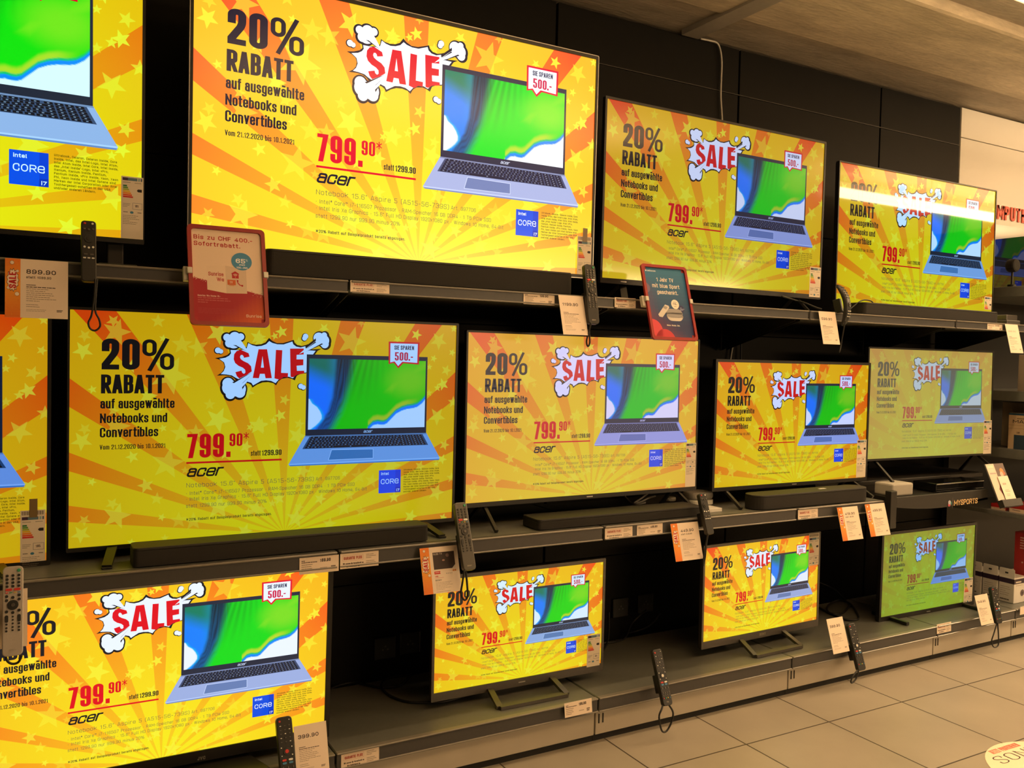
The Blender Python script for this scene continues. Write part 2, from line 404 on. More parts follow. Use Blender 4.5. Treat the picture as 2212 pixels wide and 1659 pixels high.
TXT={'2': (130, 203, 267, 142), '0': (215, 290, 267, 142), '%': (301, 441, 266, 142), 'RABATT': (128, 398, 377, 87), 'auf': (126, 445, 446, 45), 'Note': (125, 413, 513, 44), 'Conv': (125, 374, 579, 45), 'Vom': (125, 407, 635, 22), '799': (504, 675, 689, 117), '.': (684, 705, 690, 21), '90': (701, 763, 637, 63), '*': (766, 796, 606, 36), 'statt': (805, 853, 688, 26), '1299': (859, 957, 689, 28), 'acer': (501, 676, 780, 44), 'nb': (503, 1125, 830, 21), 'art': (1137, 1264, 829, 17), 'l1': (502, 1346, 867, 17), 'l2': (503, 1414, 895, 17), 'l3': (503, 886, 928, 17), 'l4': (503, 912, 992, 13), 'sie': (1553, 1667, 143, 23), '500': (1557, 1662, 201, 45), 'acer2': (1388, 1440, 587, 13), 'intel': (1494, 1537, 818, 14), 'core': (1493, 1594, 867, 27), 'i7': (1583, 1601, 910, 14), 'd0': (1623, 1836, 799, 8), 'd9': (1627, 1764, 919, 9)}
STARS=[(177, 45, 32, 36, 0.55), (191, 95, 64, 15, 0.5), (368, 38, 34, 0, 0.5), (60, 116, 30, 40, 0.45), (53, 183, 45, 40, 0.85), (391, 118, 20, 10, 0.95), (475, 144, 50, 0, 0.4), (550, 156, 51, -15, 0.5), (252, 252, 33, 10, 0.8), (424, 290, 95, 25, 0.6), (496, 329, 23, 0, 0.5), (93, 359, 21, -15, 0.95), (327, 388, 44, 15, 0.8), (367, 456, 32, 10, 0.5), (181, 457, 27, 10, 0.6), (194, 530, 62, 15, 0.5), (395, 542, 20, -15, 0.95), (605, 431, 30, 0, 0.4), (644, 506, 65, 25, 0.95), (475, 568, 50, 0, 0.45), (543, 562, 38, 0, 0.5), (63, 539, 30, 40, 0.45), (51, 593, 47, 40, 0.7), (839, 538, 50, 5, 0.8), (799, 546, 20, 20, 0.9), (780, 642, 34, 15, 0.95), (640, 86, 58, 170, 0.8), (831, 99, 41, 10, 0.85), (782, 371, 38, 30, 0.75), (263, 673, 31, -20, 0.95), (680, 678, 26, 0, 0.9), (94, 782, 21, 25, 0.95), (322, 811, 38, -15, 0.7), (371, 876, 32, 5, 0.5), (180, 888, 31, 30, 0.55), (198, 946, 64, 15, 0.65), (64, 956, 28, 35, 0.5), (51, 1019, 43, 40, 0.7), (394, 966, 20, 25, 0.95), (417, 711, 78, 10, 0.5), (470, 986, 42, 0, 0.35), (537, 996, 47, 0, 0.4), (655, 933, 66, 5, 0.7), (780, 789, 36, 10, 0.7), (833, 955, 45, 15, 0.75), (797, 966, 20, 0, 0.9), (781, 1063, 40, 20, 0.85), (409, 1067, 20, 0, 0.6), (262, 1075, 20, 10, 0.8), (496, 746, 21, 0, 0.4), (947, 68, 33, -15, 1), (913, 90, 21, -20, 0.95), (1165, 42, 29, 35, 0.95), (1035, 117, 28, 0, 0.7), (841, 113, 36, 10, 0.8), (1312, 108, 84, 15, 0.5), (1394, 160, 21, 0, 0.5), (1570, 87, 24, 35, 0.95), (1680, 59, 33, 20, 0.95), (1814, 88, 52, 35, 0.55), (1898, 151, 23, 20, 0.9), (1786, 186, 22, 20, 0.95), (1762, 233, 19, 0, 0.9), (1864, 250, 33, 20, 0.7), (1846, 328, 37, -20, 1), (1813, 348, 23, 0, 0.9), (1763, 376, 22, 0, 0.7), (1912, 427, 35, 0, 0.7), (1814, 506, 54, 35, 0.65), (1864, 666, 33, 20, 0.75), (968, 410, 30, 20, 0.7), (948, 489, 33, -20, 1), (914, 514, 21, 0, 0.85), (851, 538, 39, 10, 0.8), (1045, 534, 29, 10, 0.6), (1035, 595, 52, 20, 0.8), (921, 657, 37, 25, 0.6), (1852, 746, 31, 25, 1), (1905, 18, 23, 0, 0.8), (1365, 7, 25, 36, 0.4), (960, 2, 23, 36, 0.5), (1067, 776, 43, 20, 0.7), (1290, 800, 20, 10, 0.95), (1550, 766, 59, 20, 0.7), (1369, 817, 46, 0, 0.3), (1442, 846, 42, 10, 0.4), (1719, 779, 33, 20, 0.7), (1161, 926, 34, 20, 0.95), (1320, 918, 31, 0, 0.5), (1571, 942, 35, 0, 0.95), (1821, 930, 51, 20, 0.7), (1913, 852, 32, 0, 0.6), (1816, 771, 20, 0, 0.9), (949, 911, 33, -10, 0.9), (915, 933, 21, 0, 0.8), (1036, 1018, 53, 10, 0.85), (1051, 962, 29, 20, 0.5), (861, 961, 27, 0, 0.6), (1291, 980, 46, 0, 0.5), (1384, 1006, 31, 0, 0.4), (1213, 1062, 40, 10, 0.6), (1671, 1054, 41, 20, 1), (1867, 1075, 26, 20, 0.9), (1115, 812, 29, 0, 0.3)]
# ------------------------------------------------------------------ lettering: a stroke alphabet drawn as ribbons
X_ = .74
GL = {
'0': (.5, 'c0,0r 1,0r 1,1r 0,1r'), '1': (.34, 'o.05,.8 .75,1 .75,0'), '2': (.48, 'o0,.7 0,1r 1,1r 1,.58r 0,.1 0,0 1,0'),
'3': (.5, 'o0,.76 0,1r 1,1r 1,.53r .35,.53|o.35,.53 1,.53r 1,0r 0,0r 0,.24'), '4': (.54, 'o.72,0 .72,1 0,.24 1,.24'),
'5': (.5, 'o.95,1 .04,1 .04,.57 1,.57r 1,0r 0,0r 0,.22'), '6': (.5, 'o1,.78 1,1r 0,1r 0,0r 1,0r 1,.57r 0,.57'),
'7': (.46, 'o0,1 1,1 .28,0'), '8': (.5, 'c0,0r 1,0r 1,.52r 0,.52r|c.03,.52r .97,.52r .97,1r .03,1r'),
'9': (.5, 'o0,.22 0,0r 1,0r 1,1r 0,1r 0,.43r 1,.43'),
'A': (.54, 'o0,0 .43,1 .57,1 1,0|o.2,.25 .8,.25'), 'B': (.52, 'c0,0 1,0r 1,.53r 0,.53|o0,.53 0,1 .95,1r .95,.53r 0,.53'),
'C': (.5, 'o1,.7 1,1r 0,1r 0,0r 1,0r 1,.3'), 'D': (.52, 'c0,0 1,0r 1,1r 0,1'), 'E': (.43, 'o1,1 0,1 0,0 1,0|o0,.53 .85,.53'),
'F': (.43, 'o1,1 0,1 0,0|o0,.5 .85,.5'), 'G': (.52, 'o1,.74 1,1r 0,1r 0,0r 1,0r 1,.47 .55,.47'),
'H': (.53, 'o0,0 0,1|o1,0 1,1|o0,.53 1,.53'), 'I': (.15, 'o.5,0 .5,1'), 'J': (.42, 'o.95,1 .95,0r 0,0r 0,.28'),
'K': (.52, 'o0,0 0,1|o1,1 .06,.45|o.3,.62 1,0'), 'L': (.42, 'o0,1 0,0 1,0'), 'M': (.7, 'o0,0 0,1|o1,0 1,1|o0,1 .5,.3 1,1'),
'N': (.55, 'o0,0 0,1|o1,0 1,1|o0,1 1,0'), 'O': (.53, 'c0,0r 1,0r 1,1r 0,1r'), 'P': (.5, 'o0,0 0,1 1,1r 1,.45r 0,.45'),
'Q': (.53, 'c0,0r 1,0r 1,1r 0,1r|o.6,.25 1,-.05'), 'R': (.53, 'o0,0 0,1 1,1r 1,.46r 0,.46|o.5,.46 1,0'),
'S': (.5, 'o1,.74 1,1r 0,1r 0,.56r 1,.45r 1,0r 0,0r 0,.26'), 'T': (.48, 'o0,1 1,1|o.5,1 .5,0'), 'U': (.52, 'o0,1 0,0r 1,0r 1,1'),
'V': (.52, 'o0,1 .5,0|o1,1 .5,0'), 'W': (.78, 'o0,1 .25,0|o.5,1 .25,0|o.5,1 .75,0|o1,1 .75,0'), 'X': (.5, 'o0,0 1,1|o0,1 1,0'),
'Y': (.5, 'o0,1 .5,.45 1,1|o.5,.45 .5,0'), 'Z': (.48, 'o0,1 1,1 0,0 1,0'),
'a': (.44, 'o.05,.56 .05,.74r 1,.74r 1,0|o1,.43 0,.43r 0,0r 1,0'), 'b': (.45, 'o0,1 0,0 1,0r 1,.74r 0,.74'),
'c': (.43, 'o1,.52 1,.74r 0,.74r 0,0r 1,0r 1,.22'), 'd': (.45, 'o1,1 1,0 0,0r 0,.74r 1,.74'),
'e': (.45, 'o0,.37 1,.37 1,.74r 0,.74r 0,0r 1,0r 1,.17'), 'f': (.32, 'o1,1 .38,1r .38,0|o0,.74 .95,.74'),
'g': (.45, 'o1,.04 0,.04r 0,.74r 1,.74 1,-.25r 0,-.25r 0,-.15'), 'h': (.45, 'o0,0 0,1|o0,.74 1,.74r 1,0'),
'i': (.13, 'o.5,0 .5,.74|o.5,1.05 .5,1.1'), 'j': (.2, 'o.8,.74 .8,-.25r 0,-.25|o.8,1.05 .8,1.1'), 'k': (.45, 'o0,0 0,1|o1,.74 .06,.32|o.3,.45 1,0'),
'l': (.2, 'o.3,1 .3,0r 1,0'), 'm': (.7, 'o0,0 0,.74|o0,.74 .5,.74r .5,0|o.5,.74 1,.74r 1,0'), 'n': (.45, 'o0,0 0,.74 1,.74r 1,0'),
'o': (.45, 'c0,0r 1,0r 1,.74r 0,.74r'), 'p': (.45, 'o0,-.25 0,.74 1,.74r 1,0r 0,0'), 'q': (.45, 'o1,-.25 1,.74 0,.74r 0,0r 1,0'),
'r': (.32, 'o0,0 0,.74|o0,.55 .25,.74 1,.74'), 's': (.42, 'o1,.56 1,.74r 0,.74r 0,.41r 1,.34r 1,0r 0,0r 0,.18'),
't': (.34, 'o.38,.98 .38,0r 1,0|o0,.74 1,.74'), 'u': (.45, 'o0,.74 0,0r 1,0|o1,.74 1,0'), 'v': (.44, 'o0,.74 .5,0|o1,.74 .5,0'),
'w': (.66, 'o0,.74 .25,0|o.5,.74 .25,0|o.5,.74 .75,0|o1,.74 .75,0'), 'x': (.43, 'o0,0 1,.74|o0,.74 1,0'), 'y': (.44, 'o0,.74 .5,0|o1,.74 .3,-.25'),
'z': (.4, 'o0,.74 1,.74 0,0 1,0'), 'ä': (.44, 'o.05,.56 .05,.74r 1,.74r 1,0|o1,.43 0,.43r 0,0r 1,0|o.2,1.05 .2,1.1|o.8,1.05 .8,1.1'),
'ü': (.45, 'o0,.74 0,0r 1,0|o1,.74 1,0|o.2,1.05 .2,1.1|o.8,1.05 .8,1.1'),
'.': (.13, 'o.5,0 .5,.07'), ',': (.14, 'o.6,.07 .3,-.12'), '-': (.3, 'o0,.42 1,.42'), '•': (.2, 'o.5,.36 .5,.48'),
'*': (.8, 'o.5,1 .5,.1|o.12,.8 .88,.3|o.12,.3 .88,.8'), '"': (.22, 'o.1,1 .1,.8|o.9,1 .9,.8'), '/': (.36, 'o0,-.05 1,1.05'),
'(': (.2, 'o1,1 0,.8 0,.2 1,0'), '[': (.2, 'o1,1.05 0,.9r 0,0r 1,-.1'), ']': (.2, 'o0,1.05 1,.9r 1,0r 0,-.1'), '!': (.13, 'o.5,1 .5,.3|o.5,0 .5,.07'),
'%': (.86, 'c0,.5r .36,.5r .36,1r 0,1r|o.22,-.02 .78,1.02|c.64,0r 1,0r 1,.5r .64,.5r'), '+': (.4, 'o0,.42 1,.42|o.5,.2 .5,.65'),
'®': (.3, 'c0,.62r 1,.62r 1,1r 0,1r|o.4,.72 .4,.9 .7,.9'), '™': (.5, 'o0,1 .4,1|o.2,1 .2,.7|o.55,.7 .55,1 .78,.8 1,1 1,.7'),
'„': (.22, 'o.2,.05 .05,-.12|o.9,.05 .75,-.12'), '“': (.22, 'o.05,.85 .2,1|o.75,.85 .9,1'),
}
_GC = {}
def glyph(ch):
    if ch in _GC: return _GC[ch]
    w_, spec = GL.get(ch, GL['-'])
    paths = []
    for part in spec.split('|'):
        closed = part[0] == 'c'
        pts = []
        for tk in part[1:].split():
            r = tk.endswith('r')
            a, b = tk.rstrip('r').split(',')
            pts.append((float(a), float(b), r))
        paths.append((closed, pts))
    _GC[ch] = (w_, paths)
    return _GC[ch]
def ribbon(pts, closed, t):
    """pts -> left / right outlines with mitred joints"""
    n = len(pts); Lf = []; Rt = []
    for i in range(n):
        p = pts[i]
        a = pts[i - 1] if (closed or i > 0) else None
        b = pts[(i + 1) % n] if (closed or i < n - 1) else None
        def nrm(p, q):
            dx, dy = q[0] - p[0], q[1] - p[1]; l = math.hypot(dx, dy) or 1e-9
            return (-dy / l, dx / l)
        if a is None: m = nrm(p, b); k = 1
        elif b is None: m = nrm(a, p); k = 1
        else:
            n1, n2 = nrm(a, p), nrm(p, b)
            mx, my = n1[0] + n2[0], n1[1] + n2[1]; l = math.hypot(mx, my)
            if l < 1e-6: m, k = n1, 1
            else:
                m = (mx / l, my / l); k = min(1 / max(0.2, (m[0] * n1[0] + m[1] * n1[1])), 2.2)
        Lf.append((p[0] + m[0] * k * t / 2, p[1] + m[1] * k * t / 2))
        Rt.append((p[0] - m[0] * k * t / 2, p[1] - m[1] * k * t / 2))
    return Lf, Rt
class Art:
    """flat printed layers; coordinates x right, y down, in 'units'; scale gives metres per unit"""
    def __init__(s, scale, ox=0.0, oy=0.0, dz=0.00008):
        s.v = []; s.f = []; s.c = []; s.scale = scale; s.ox = ox; s.oy = oy; s.dz = dz; s.mi = []
    def _p(s, x, y, layer):
        s.v.append(((x - s.ox) * s.scale, -layer * s.dz, (s.oy - y) * s.scale))
        return len(s.v) - 1
    def poly(s, pts, col, layer, alpha=1.0, mi=1):
        ids = [s._p(x, y, layer) for x, y in pts]
        cols = col if isinstance(col, list) else [col] * len(pts)
        for c in cols: s.c.append((*c, alpha))
        s.f.append(ids); s.mi.append(mi)
    def rect(s, x0, y0, x1, y1, col, layer, alpha=1.0, mi=1):
        s.poly([(x0, y0), (x1, y0), (x1, y1), (x0, y1)], col, layer, alpha, mi)
    def circle(s, x, y, r, col, layer, n=24, ry=None, alpha=1.0):
        s.poly([(x + r * math.cos(2 * math.pi * k / n), y + (ry or r) * math.sin(2 * math.pi * k / n)) for k in range(n)], col, layer, alpha)
    def stroke(s, pts, t, col, layer, closed=False):
        Lf, Rt = ribbon(pts, closed, t); n = len(pts)
        a = [s._p(x, y, layer) for x, y in Lf]; b = [s._p(x, y, layer) for x, y in Rt]
        s.c += [(*col, 1.0)] * (2 * n)
        for i in range(n if closed else n - 1):
            j = (i + 1) % n
            s.f.append([a[i], a[j], b[j], b[i]]); s.mi.append(1)
    def text(s, txt, x, y, h, W=None, t=.18, ky=.8, gap=.1, col=(0, 0, 0), layer=3, rr=.5, nseg=4, sx=1.0, slant=0.0, rot=0.0, space=.26):
        """baseline-left at (x, y); h cap height; W total width fits; t stroke / h"""
        tw = 0
        for ch in txt: tw += (space if ch == ' ' else glyph(ch)[0]) + gap
        tw -= gap
        k = (W / (tw * h)) if W else sx
        T = t * h; cur = 0.0
        ca, sa = math.cos(rot), math.sin(rot)
        for ch in txt:
            if ch == ' ':
                cur += (space + gap) * h * k; continue
            gw, paths = glyph(ch); gw *= h * k
            iw = max(gw - T, 0.0); ih = h - T * ky
            R = rr * min(iw if iw > 0 else T, ih) * (1.0)
            for closed, pp in paths:
                P = [((T / 2 + a * iw) if iw > 0 else gw / 2, (T * ky / 2 + b * ih) / ky, r) for a, b, r in pp]
                q = []
                n = len(P)
                for i, (a, b, r) in enumerate(P):
                    if not r or (not closed and i in (0, n - 1)): q.append((a, b)); continue
                    p0 = P[i - 1]; p1 = P[(i + 1) % n]
                    d0 = (p0[0] - a, p0[1] - b); d1 = (p1[0] - a, p1[1] - b)
                    l0 = math.hypot(*d0) or 1e-9; l1 = math.hypot(*d1) or 1e-9
                    rad = min(R, l0 * .5, l1 * .5)
                    A = (a + d0[0] / l0 * rad, b + d0[1] / l0 * rad); B = (a + d1[0] / l1 * rad, b + d1[1] / l1 * rad)
                    for m in range(nseg + 1):
                        u = m / nseg
                        # conic that hugs the circle
                        wgt = 0.72; den = (1 - u) ** 2 + 2 * wgt * u * (1 - u) + u * u
                        q.append((((1 - u) ** 2 * A[0] + 2 * wgt * u * (1 - u) * a + u * u * B[0]) / den,
                                  ((1 - u) ** 2 * A[1] + 2 * wgt * u * (1 - u) * b + u * u * B[1]) / den))
                dd = [q[0]]
                for z in q[1:]:
                    if math.hypot(z[0] - dd[-1][0], z[1] - dd[-1][1]) > T * .02: dd.append(z)
                if closed and len(dd) > 2 and math.hypot(dd[0][0] - dd[-1][0], dd[0][1] - dd[-1][1]) < T * .02: dd.pop()
                if len(dd) < 2: continue
                if not closed:
                    for e, f_ in ((0, 1), (-1, -2)):
                        ex, ey = dd[e][0] - dd[f_][0], dd[e][1] - dd[f_][1]; l = math.hypot(ex, ey) or 1e-9
                        kx = .5 if min(abs(ex), abs(ey)) < .02 * l else .75
                        dd[e] = (dd[e][0] + ex / l * T * kx, dd[e][1] + ey / l * T * kx)
                ylo = 0.0 if min(q_[1] for q_ in pp) >= 0 else -9e9
                yhi = h if max(q_[1] for q_ in pp) <= 1 else 9e9
                Lf, Rt = ribbon(dd, closed, T); n2 = len(dd)
                def fin(pt):
                    gy = max(ylo, min(yhi, pt[1] * ky)); gx = cur + pt[0] + slant * gy
                    return s._p(x + gx * ca + gy * sa, y + gx * sa - gy * ca, layer)
                a_ = [fin(z) for z in Lf]; b_ = [fin(z) for z in Rt]
                s.c += [(*col, 1.0)] * (2 * n2)
                for i in range(n2 if closed else n2 - 1):
                    j = (i + 1) % n2
                    s.f.append([a_[i], a_[j], b_[j], b_[i]]); s.mi.append(1)
            cur += gw + gap * h * k
        return cur
    def lines(s, x, y0, widths, pitch, t, col, layer):
        """rows of print too small to read in the photo"""
        for i, w_ in enumerate(widths):
            if w_ <= 0: continue
            yy = y0 + i * pitch; xx = x; rnd = random.Random(int(w_ * 7919) + i)
            while xx < x + w_:
                L_ = min(rnd.uniform(.06, .17) * max(widths), x + w_ - xx)
                s.rect(xx, yy, xx + L_ * .86, yy + t, col, layer); xx += L_
    def mesh(s, name, mats):
        me = bpy.data.meshes.new(name)
        me.from_pydata(s.v, [], s.f)
        ca = me.attributes.new('Col', 'FLOAT_COLOR', 'POINT')
        flat = [c for q in s.c for c in q]
        ca.data.foreach_set('color', flat)
        for m in mats: me.materials.append(m)
        if len(mats) > 1: me.polygons.foreach_set('material_index', s.mi)
        me.update()
        # face every layer towards the viewer (-y)
        bm = bmesh.new(); bm.from_mesh(me)
        fl = [f for f in bm.faces if f.normal.y > 0]
        if fl: bmesh.ops.reverse_faces(bm, faces=fl)
        bm.to_mesh(me); bm.free()
        return me
def clip_rect(poly, x0, y0, x1, y1):
    def cut(P, inside, inter):
        out = []
        for i in range(len(P)):
            a, b = P[i - 1], P[i]
            if inside(b):
                if not inside(a): out.append(inter(a, b))
                out.append(b)
            elif inside(a): out.append(inter(a, b))
        return out
    def ix(c): return lambda a, b: (c, a[1] + (b[1] - a[1]) * (c - a[0]) / (b[0] - a[0]))
    def iy(c): return lambda a, b: (a[0] + (b[0] - a[0]) * (c - a[1]) / (b[1] - a[1]), c)
    for ins, it in ((lambda p: p[0] >= x0, ix(x0)), (lambda p: p[0] <= x1, ix(x1)), (lambda p: p[1] >= y0, iy(y0)), (lambda p: p[1] <= y1, iy(y1))):
        if not poly: return []
        poly = cut(poly, ins, it)
    return poly
def bez(P, n):
    return [sum(math.comb(len(P) - 1, i) * (1 - t) ** (len(P) - 1 - i) * t ** i * P[i] for i in range(len(P))) for t in [k / n for k in range(n + 1)]]
def interp(tab, x):
    if x <= tab[0][0]: return tab[0][1]
    for (a, b), (c, d) in zip(tab, tab[1:]):
        if x <= c: return b + (d - b) * (x - a) / (c - a)
    return tab[-1][1]
def mixc(a, b, t):
    t = max(0.0, min(1.0, t)); return tuple(a[i] + (b[i] - a[i]) * t for i in range(3))
def sstep(a, b, x):
    t = max(0.0, min(1.0, (x - a) / (b - a))); return t * t * (3 - 2 * t)

# ------------------------------------------------------------------ the advert every television is showing (one shared picture)
BLK = RGB(22, 18, 16); RED = RGB(232, 0, 18); WHT = (1.0, 1.0, 1.0); STARC = RGB(255, 250, 50)
def build_advert():
    A = Art(1 / 1920, 960, 540, dz=0.00006)
    A.rect(0, 0, 1920, 1080, (0, 0, 0), 0, 0.0, mi=0)
    for x, y, R, rot, al in STARS:
        for k in range(5):
            a = [(rot + 72 * k + d) * D2R for d in (-36, 0, 36)]
            q = [(x, y), (x + R * .42 * math.sin(a[0]), y - R * .42 * math.cos(a[0])),
                 (x + R * math.sin(a[1]), y - R * math.cos(a[1])), (x + R * .42 * math.sin(a[2]), y - R * .42 * math.cos(a[2]))]
            q = clip_rect(q, 0, 0, 1920, 1080)
            if len(q) > 2: A.poly(q, STARC, 1, al * .85)
    pl = POLY
    def P(n, c, L): A.poly(pl[n], c, L)
    # speech burst with smoke puffs
    for t, x, y, r in pl['circ']:
        o = 7 if t != 'p' else 3
        A.circle(x - (2 if t != 'r' else -4), y + (1 if t != 'b' else 3), r + o, BLK, 2)
    P('burst_o', BLK, 3); P('burst_i', WHT, 4)
    for n in ('S', 'A1', 'A2', 'A3', 'L', 'E'): P(n, RED, 5)
    for t, x, y, r in pl['circ']:
        if t in 'tb': A.circle(x, y, r + (5 if t == 't' else 6) * (0 if t == 'p' else 1), BLK, 5.5)
    for t, x, y, r in pl['circ']: A.circle(x, y, r - (1 if t != 'p' else 0), WHT, 6)
    for n in ('w_t', 'w_b', 'w_r'): P(n, WHT, 7)
    for n in ('k_t1', 'k_t2', 'k_t3', 'k_b1', 'k_b2', 'k_b3', 'k_r1', 'k_r2', 'k_r3'): P(n, BLK, 8)
    # headline block
    def T(key, txt, **k):
        x0, x1, y, h = TXT[key]
        A.text(txt, x0, y, h, W=x1 - x0, **k)
    for key, c in (('2', '2'), ('0', '0')): T(key, c, t=.225, ky=.72, col=BLK, rr=.5, nseg=6, layer=3)
    T('%', '%', t=.135, ky=.8, col=BLK, rr=.5, nseg=6, layer=3)
    T('RABATT', 'RABATT', t=.205, ky=.74, col=BLK, gap=.06, layer=3)
    for key, s in (('auf', 'auf ausgewählte'), ('Note', 'Notebooks und'), ('Conv', 'Convertibles')):
        T(key, s, t=.18, ky=.76, col=BLK, gap=.07, layer=3, space=.2)
    T('Vom', 'Vom 21.12.2020 bis 10.1.2021', t=.155, ky=.72, col=BLK, gap=.11, layer=3, nseg=2, space=.2)
    T('799', '799', t=.19, ky=.72, col=RED, gap=.1, layer=3, nseg=6)
    x0, x1, y, h = TXT['.']; A.rect(x0 + 2, y - h - 6, x1 + 2, y, RED, 3)
    T('90', '90', t=.185, ky=.7, col=RED, layer=3, nseg=6); T('*', '*', t=.12, ky=1, col=RED, layer=3)
    T('statt', 'statt', t=.15, ky=.75, col=BLK, layer=3); T('1299', '1299.90', t=.19, ky=.65, col=BLK, layer=3)
    P('uline', RED, 3)
    # maker's word mark: wide slanted lower-case letters
    def acer(x0, x1, y, h, col, L):
        hh = h / .8
        A.text('acer', x0 - h * .02, y, hh, W=(x1 - x0) * .93, t=.165, ky=.95, gap=.035, col=col, layer=L, rr=.34, nseg=5, slant=.34)
    x0, x1, y, h = TXT['acer']; acer(x0, x1, y, h, BLK, 3)
    GR = RGB(85, 82, 60)
    T('nb', 'Notebook 15.6" Aspire 5 [A515-56-739S]', t=.085, ky=1, col=GR, gap=.16, layer=3, rr=.3, nseg=2)
    T('art', 'Art. 997706', t=.09, ky=1, col=GR, gap=.16, layer=3, rr=.3, nseg=2)
    T('l1', '• Intel® Core™ i7-1165G7 Prozessor • RAM-Speicher 16 GB DDR4 • 1 TB PCIe SSD', t=.09, ky=1, col=GR, gap=.16, layer=3, rr=.3, nseg=2)
    T('l2', '• Intel Iris Xe Graphics • 15.6" Full HD Display 1920x1080 px • Windows 10 Home, 64-Bit', t=.09, ky=1, col=GR, gap=.16, layer=3, rr=.3, nseg=2)
    T('l3', 'statt 1299.90 nur 999.90 minus 20%', t=.09, ky=1, col=GR, gap=.16, layer=3, rr=.3, nseg=2)
    T('l4', '*20% Rabatt auf Beispielprodukt bereits abgezogen.', t=.17, ky=.8, col=RGB(50, 48, 25), gap=.13, layer=3, rr=.3, nseg=2)
    # notebook computer
    P('deck', RGB(176, 182, 222), 9); P('edge', RGB(205, 212, 245), 10); P('edge2', RGB(128, 140, 190), 10.5)
    P('lid', RGB(38, 40, 54), 10); P('hinge', RGB(140, 146, 180), 10.8)
    def quad(c, s, t):
        (ax, ay), (bx, by), (cx_, cy_), (dx, dy) = c
        return (ax * (1 - s) * (1 - t) + bx * s * (1 - t) + cx_ * s * t + dx * (1 - s) * t,
                ay * (1 - s) * (1 - t) + by * s * (1 - t) + cy_ * s * t + dy * (1 - s) * t)
    c = pl['kbd']; P('kbd', RGB(74, 80, 110), 10)
    for r in range(6):
        n = 18
        for k in range(n):
            if r == 5 and 4 <= k <= 8:
                if k > 4: continue
                s0, s1 = k / n, 9 / n
            else: s0, s1 = (k + .06) / n, (k + .9) / n
            off = 0.0 if k > 14 else (.012 * ((r * 2) % 3 - 1) if 0 < k < 14 else 0)
            s0 = .012 + (s0 + off) * .976; s1 = .012 + (s1 + off) * .976
            t0, t1 = .03 + r * .157, .03 + r * .157 + .138
            A.poly([quad(c, a, b) for a, b in ((s0, t0), (s1, t0), (s1, t1), (s0, t1))], RGB(20, 20, 26), 11)
            sm = (s0 + s1) / 2; tm = (t0 + t1) / 2
            A.poly([quad(c, a, b) for a, b in ((sm - .006, tm - .028), (sm + .006, tm - .028), (sm + .004, tm + .022), (sm - .007, tm + .022))], RGB(150, 156, 180), 12)
    P('pad', RGB(120, 132, 178), 10)
    pd = pl['pad']; A.stroke(pd, 3, RGB(215, 220, 248), 11, closed=True)
    # wallpaper
    dq = pl['disp']; nx, ny = 150, 84
    sw = [(0, -.2), (.54, -.05), (.57, .01), (.63, .03), (.68, .07), (.74, .095), (.8, .11), (.85, .11), (.9, .09), (.95, .06), (1, .02)]
    sd = [(0, .275), (.3, .265), (.55, .25), (.75, .215), (.9, .16), (1, .12)]
    sg = [(0, .37), (.2, .35), (.4, .325), (.6, .295), (.8, .25), (1, .19)]
    tw = [(0, 3), (.46, 1.6), (.5, 1.02), (.54, .955), (.58, .94), (.61, .95), (.635, .95), (.66, .93), (.7, .86), (.74, .79), (.79, .745), (.84, .72), (.89, .71), (.93, .69), (.97, .64), (1, .58)]
    base = len(A.v)
    for j in range(ny + 1):
        for i in range(nx + 1):
            s_, t_ = i / nx, j / ny
            x, y = quad(dq, s_, t_); A._p(x, y, 11)
            gcol = RGB(0, 226, 12)
            lime = sstep(.3, .05, math.hypot((s_ - .86) * 1.0, (t_ - .3) * .8)) * .8
            lime = max(lime, .75 * sstep(.1, .0, abs((t_ - .26) + (s_ - .82) * 1.1) * .6 + max(0, .7 - s_)) * sstep(1.05, .7, t_ + s_ * .3))
            gcol = mixc(gcol, RGB(140, 232, 30), lime)
            dkg = .45 * sstep(.62, .3, s_ - .25 * (1 - t_) + .1) * (.6 + .4 * math.sin((s_ - .38 + t_ * .22) * 140 / (1 + t_)))
            gcol = mixc(gcol, RGB(0, 100, 20), max(0, dkg) * sstep(.85, .1, t_))
            bl = mixc(RGB(10, 128, 92), RGB(0, 132, 250), sstep(.02, .34, t_ - s_ * .75))
            bl = mixc(bl, RGB(0, 150, 190), sstep(.12, .24, s_) * .5)
            d, g = interp(sd, t_), interp(sg, t_)
            fold = (.5 + .5 * math.sin((s_ - d) * 380 / (1 + .8 * t_) + 3 * math.sin(s_ * 60))) ** 1.5
            teal = mixc(RGB(6, 66, 80), RGB(0, 92, 150), t_)
            teal = mixc(teal, RGB(4, 16, 22), fold * (1 - .55 * t_) * .95)
            col = mixc(bl, teal, sstep(d - .075, d - .035, s_))
            col = mixc(col, gcol, sstep(g - .05, g + .05, s_))
            q = interp(tw, s_)
            e = q - t_
            if s_ > .45:
                col = mixc(col, RGB(190, 224, 40), sstep(.16, .1, e) * sstep(.03, .07, e) * sstep(.97, .8, s_))
                col = mixc(col, RGB(0, 200, 110), sstep(.075, .06, e))
                col = mixc(col, RGB(0, 140, 250), sstep(.05, .035, e))
                col = mixc(col, WHT, sstep(.006, -.006, e))
            p_ = interp(sw, t_)
            col = mixc(col, RGB(0, 190, 240), sstep(.03, .005, s_ - p_) * sstep(.4, .55, t_) * .8)
            col = mixc(col, WHT, sstep(.006, -.006, s_ - p_))
            A.c.append((*col, 1.0))
    for j in range(ny):
        for i in range(nx):
            a = base + j * (nx + 1) + i
            A.f.append([a, a + 1, a + nx + 2, a + nx + 1]); A.mi.append(1)
    x0, x1, y, h = TXT['acer2']; acer(x0, x1, y, h, RGB(205, 208, 225), 12)
